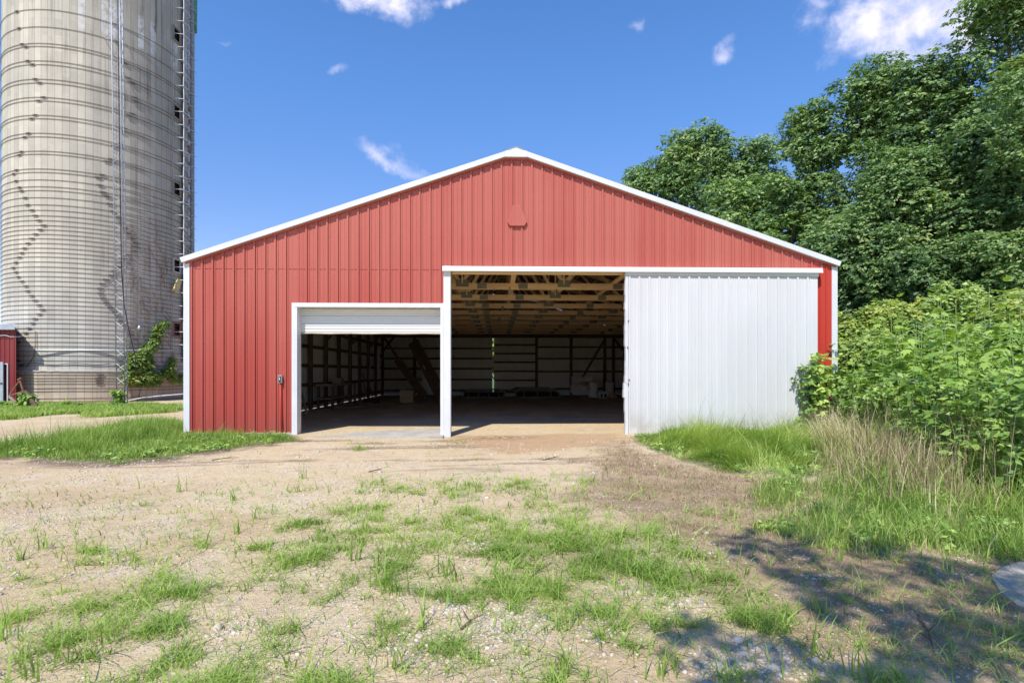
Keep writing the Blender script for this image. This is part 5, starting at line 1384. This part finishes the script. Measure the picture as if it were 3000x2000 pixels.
o = w.build('weed_stems', M['stem'], None); tag(o, 'many thin green stems under the weed thicket', 'stems', kind='stuff')

# sapling at the barn corner + ivy-like weeds on the sliding door
def spray_plant(name, pts, label, catg, mat, size, y, rr=.12, spray=10, tint=.45, rcol='stem', base=None):
    c = np.array([P(a, b, y - d) for a, b, d in pts]); x0, y0 = c[:, 0].mean(), y
    t = thing(name, (x0, y0, 0), label, catg)
    V, F, T = leafcloud(c, np.full(len(c), rr), spray, 6, size, tint0=tint, flat=1.0); V = V - np.array([x0, y0, 0]); mesh_np('leaves', V, F, M[mat], T, parent=t)
    w = MB(); b0 = Vector((x0, y0 - .1, 0)) if base is None else base
    for q in c[::2]: q = Vector(q); w.tube([b0 + Vector((random.uniform(-.1, .1), 0, 0)), b0.lerp(q, .5) + Vector((random.uniform(-.08, .08), 0, .1)), q], [.014, .009, .004], 5)
    w.build('stems', M[rcol], t, smooth=True); return t
YV = YF - .25
spray_plant('maple_sapling', [(2400, 1055, .2), (2412, 1060, .15), (2395, 1080, .2), (2410, 1085, .2), (2385, 1105, .2), (2402, 1115, .2), (2420, 1110, .2), (2408, 1140, .2), (2425, 1150, .2), (2440, 1130, .2), (2415, 1180, .2), (2400, 1165, .2), (2432, 1190, .2), (2420, 1215, .2), (2400, 1200, .2), (2440, 1090, .2)],
            'young sapling with pointed leaves in front of the red strip', 'sapling', 'leaf_weed', .14, YV, .14, 6, .72)
spray_plant('climbing_weed', [(2350, 1088, .1), (2362, 1085, .1), (2345, 1105, .1), (2358, 1120, .12), (2372, 1110, .1), (2350, 1135, .1), (2365, 1145, .1), (2380, 1140, .1), (2355, 1165, .1), (2370, 1170, .1), (2385, 1165, .1), (2360, 1195, .1), (2378, 1200, .1), (2390, 1190, .1), (2362, 1225, .1), (2380, 1235, .1), (2345, 1240, .1), (2375, 1085, .1), (2385, 1075, .1)],
            'leafy weed climbing the right end of the white sliding door', 'weed', 'leaf_weed', .12, YV + .02, .12, 5, .35)
# vine on the silo
vp = [(478, 950, 8), (488, 953, 6), (465, 965, 9), (472, 958, 8), (455, 985, 9), (462, 975, 9), (450, 1005, 10), (458, 1000, 8), (435, 1022, 12), (448, 1018, 10), (420, 1038, 13), (400, 1056, 14), (415, 1062, 14), (388, 1078, 14), (402, 1088, 14), (383, 1100, 12), (390, 1045, 10), (425, 1070, 14), (440, 1060, 10),
      (436, 1098, 16), (418, 1100, 14), (450, 1104, 14), (466, 1102, 12), (440, 1118, 12), (455, 1120, 9), (425, 1088, 12), (500, 1098, 9), (510, 1092, 8), (492, 1088, 9), (480, 1092, 10), (508, 1052, 7), (504, 1066, 7), (498, 1078, 8), (526, 1114, 7), (532, 1100, 6), (505, 1112, 8), (372, 1108, 10), (380, 1118, 9), (395, 1112, 10), (410, 1118, 9), (428, 1040, 10), (408, 1078, 12), (375, 1085, 10)]
c = np.array([S(a, b, .18 + .22 * random.random()) for a, b, r in vp]); rad = np.array([r * 26 / FPX * 1.2 for a, b, r in vp])
x0, y0 = c[:, 0].mean(), c[:, 1].mean(); t = thing('climbing_vine', (x0, y0, 0), 'green vine climbing the foot of the silo beside the mast', 'vine')
V, F, T = leafcloud(c, rad, 36, 6, .15, tint0=.62, flat=1.0); V = V - np.array([x0, y0, 0]); mesh_np('leaves', V, F, M['leaf_vine'], T, parent=t)
w = MB()
for chain in ([(385, 1180), (384, 1120), (400, 1075), (430, 1030), (455, 995), (462, 965), (485, 952)], [(400, 1178), (420, 1120), (450, 1100), (500, 1090), (506, 1060)], [(384, 1120), (440, 1115), (530, 1108)]):
    w.tube([S(a, b, .22) for a, b in chain], .02, 5)
w.build('stem', M['drybrown'], t, smooth=True)
# bare dry tendrils spread over the shaded staves
w = MB(); rr2 = random.Random(4)
for i in range(46):
    a = rr2.uniform(370, 500); b = rr2.uniform(640, 1080); pts = []
    for k in range(6): pts.append(S(a, b, .06)); a += rr2.uniform(-9, 12); b += rr2.uniform(4, 22)
    w.tube(pts, .012, 4)
w.build('dry_tendrils', M['drybrown'], t)
# burdock-like weeds at the foot of the silo and by the shed
GW = 'leafy weeds at the foot of the silo'
for (px, py, s_, lab) in ((209, 1186, .75, 'broad leaved weed at the foot of the silo under the hoop ends'), (88, 1168, .9, 'weed growing behind the rusty frame'), (70, 1186, .8, 'weed between the props of the rusty frame'), (235, 1188, .4, 'small weed right of the broad leaved one'),
                         (352, 1160, .8, 'weed growing inside the lattice mast'), (352, 1184, .5, 'low weed at the mast foot'), (8, 1186, .5, 'low weed in front of the shed door')):
    s_ *= .5; q = P(px, py, 25.2 if px > 120 else 24.3); n_ = 7; rg = np.random.default_rng(px)
    c = np.stack([q.x + rg.normal(0, .15 * s_, n_), q.y - .1 + rg.normal(0, .1, n_), q.z + rg.uniform(-.1, .35 * s_, n_)], 1)
    t = thing('leafy_weed', (q.x, q.y, 0), lab, 'weed', GW); V, F, T = leafcloud(c, np.full(n_, .16 * s_ + .04), 10, 5, .16, tint0=.5); V = V - np.array([q.x, q.y, 0]); mesh_np('leaves', V, F, M['leaf_weed'], T, parent=t)
    w = MB()
    for k in range(0, n_, 2): w.tube([(q.x, q.y, -.02), tuple(c[k])], .012, 4)
    w.build('stems', M['stem'], t)

# ------------------------------------------------------------------ gravel, stones, sticks
rng = np.random.default_rng(8)
ico = np.array([[0, 0, 1], [.894, 0, .447], [.276, .851, .447], [-.724, .526, .447], [-.724, -.526, .447], [.276, -.851, .447], [.724, .526, -.447], [-.276, .851, -.447], [-.894, 0, -.447], [-.276, -.851, -.447], [.724, -.526, -.447], [0, 0, -1]])
icf = np.array([[0, 1, 2], [0, 2, 3], [0, 3, 4], [0, 4, 5], [0, 5, 1], [1, 6, 2], [2, 7, 3], [3, 8, 4], [4, 9, 5], [5, 10, 1], [6, 7, 2], [7, 8, 3], [8, 9, 4], [9, 10, 5], [10, 6, 1], [11, 7, 6], [11, 8, 7], [11, 9, 8], [11, 10, 9], [11, 6, 10]])
def stones(x, y, s):
    n = len(x); z = hz(x, y); V = ico[None] * rng.uniform(.65, 1.25, (n, 12, 1)); a = rng.uniform(0, 6.28, n); sc = np.stack([s * rng.uniform(.8, 1.5, n), s * rng.uniform(.7, 1.2, n), s * rng.uniform(.4, .75, n)], 1)
    V = V * sc[:, None]; ca, sa = np.cos(a)[:, None], np.sin(a)[:, None]; X = V[..., 0] * ca - V[..., 1] * sa; Y = V[..., 0] * sa + V[..., 1] * ca
    V = np.stack([X + x[:, None], Y + y[:, None], V[..., 2] + (z + s * .12)[:, None]], 2).reshape(-1, 3)
    F = (icf[None] + (np.arange(n) * 12)[:, None, None]).reshape(-1, 3); return V, F, np.repeat(rng.random(n), 20)
xs, ys_, ss_ = [], [], []
for (y0, y1, dn, s0) in ((2.4, 4.0, 2600, .0046), (4.0, 6.5, 1300, .0060), (6.5, 10, 420, .008), (10, 14, 110, .010)):
    n = int((16) * (y1 - y0) * dn); x = rng.uniform(-9, 7, n); y = rng.uniform(y0, y1, n)
    m = masks(x, y); k = inframe(x, y) & (rng.random(n) < (.10 + .9 * sstep(fbm(x, y, 1.9, 4, 95), .42, .66)) * (1 - .7 * m['thatch'] * (y > 5)) * (1 - m['left']) * (1 - m['door']) * (1 - .9 * m['weeds']) * (1 - .85 * m['mid']) * (1 - .65 * sstep(polyd(x, y, SHADEZ), -.3, .5)))
    x = x[k]; y = y[k]; xs.append(x); ys_.append(y); ss_.append(s0 * rng.lognormal(0, .42, len(x)))
# white broken stone patches
for (a, b, rx, ry, n) in ((1330, 1790, 95, 40, 260), (1480, 1830, 120, 70, 300), (1240, 1900, 80, 50, 220), (1960, 1760, 100, 40, 260), (2230, 1930, 180, 60, 420), (2120, 1960, 100, 40, 240), (1430, 1600, 60, 20, 120), (700, 1850, 80, 40, 120), (2400, 1690, 50, 10, 60), (1780, 1850, 120, 60, 200), (1960, 1560, 60, 20, 60)):
    g0 = G(a, b); sx = rx * g0.y / FPX; sy = (G(a, b - ry).y - G(a, min(1999, b + ry)).y) / 2
    xs.append(g0.x + rng.normal(0, .55, n) * sx); ys_.append(g0.y + rng.normal(0, .55, n) * sy); ss_.append(rng.lognormal(math.log(.0095), .42, n))
x = np.concatenate(xs); y = np.concatenate(ys_); s = np.concatenate(ss_)
V, F, T = stones(x, y, np.minimum(s, .038))
mg, g, b, o = newmat('gravel_stone'); at = g.n('ShaderNodeAttribute', attribute_name='tint'); cr = g.n('ShaderNodeValToRGB'); g.set(cr.inputs[0], at.outputs['Fac'])
e = cr.color_ramp.elements; e[0].color = (.36, .31, .27, 1); e[1].color = (.78, .70, .60, 1); e[1].position = 1
for p_, c_ in ((.12, (.36, .37, .38, 1)), (.2, (.55, .45, .35, 1)), (.6, (.66, .56, .45, 1)), (.85, (.60, .47, .35, 1))): q = e.new(p_); q.color = c_
tcx = g.n('ShaderNodeTexCoord'); g.set(b.inputs['Base Color'], g.mix(g.m('MULTIPLY', g.ss(g.noise(tcx.outputs['Object'], 120, 3), .4, .7), .4), cr.outputs[0], (.35, .27, .19))); b.inputs['Roughness'].default_value = .9
tag(mesh_np('gravel', V, F, mg, T), 'loose gravel and broken pale stones scattered over the yard', 'gravel', kind='stuff')
GK = 'twigs lying in the yard'
for i, (a, b, c_, d, lab) in enumerate(((1555, 1695, 1590, 1668, 'forked dark twig lying right of the coarse tuft in mid yard'), (1080, 1385, 1120, 1378, 'thin twig lying on bare ground before the roll-up door'), (1350, 1850, 1380, 1820, 'short dark twig in the near gravel'),
                                  (2690, 1810, 2740, 1930, 'dry branching twig in the shade at the lower right'), (620, 1350, 700, 1342, 'small stick near the dark rim of the left grass'), (1590, 1350, 1640, 1340, 'stick on the ground in front of the wide opening'))):
    p = G(a, b); q = G(c_, d); w = MB(); m_ = p.lerp(q, .5) + Vector((.02, .01, .03)); p.z = q.z = .02
    w.tube([p, m_, q], [.009, .007, .003], 5); w.tube([m_, m_ + Vector((.10, .05, .03))], [.005, .002], 4); w.tube([p.lerp(q, .7) + Vector((0, 0, .02)), p.lerp(q, .7) + Vector((-.05, .10, .05))], [.004, .002], 4)
    tag(w.build('twig', M['wood_dark'], None), lab, 'twig', GK)
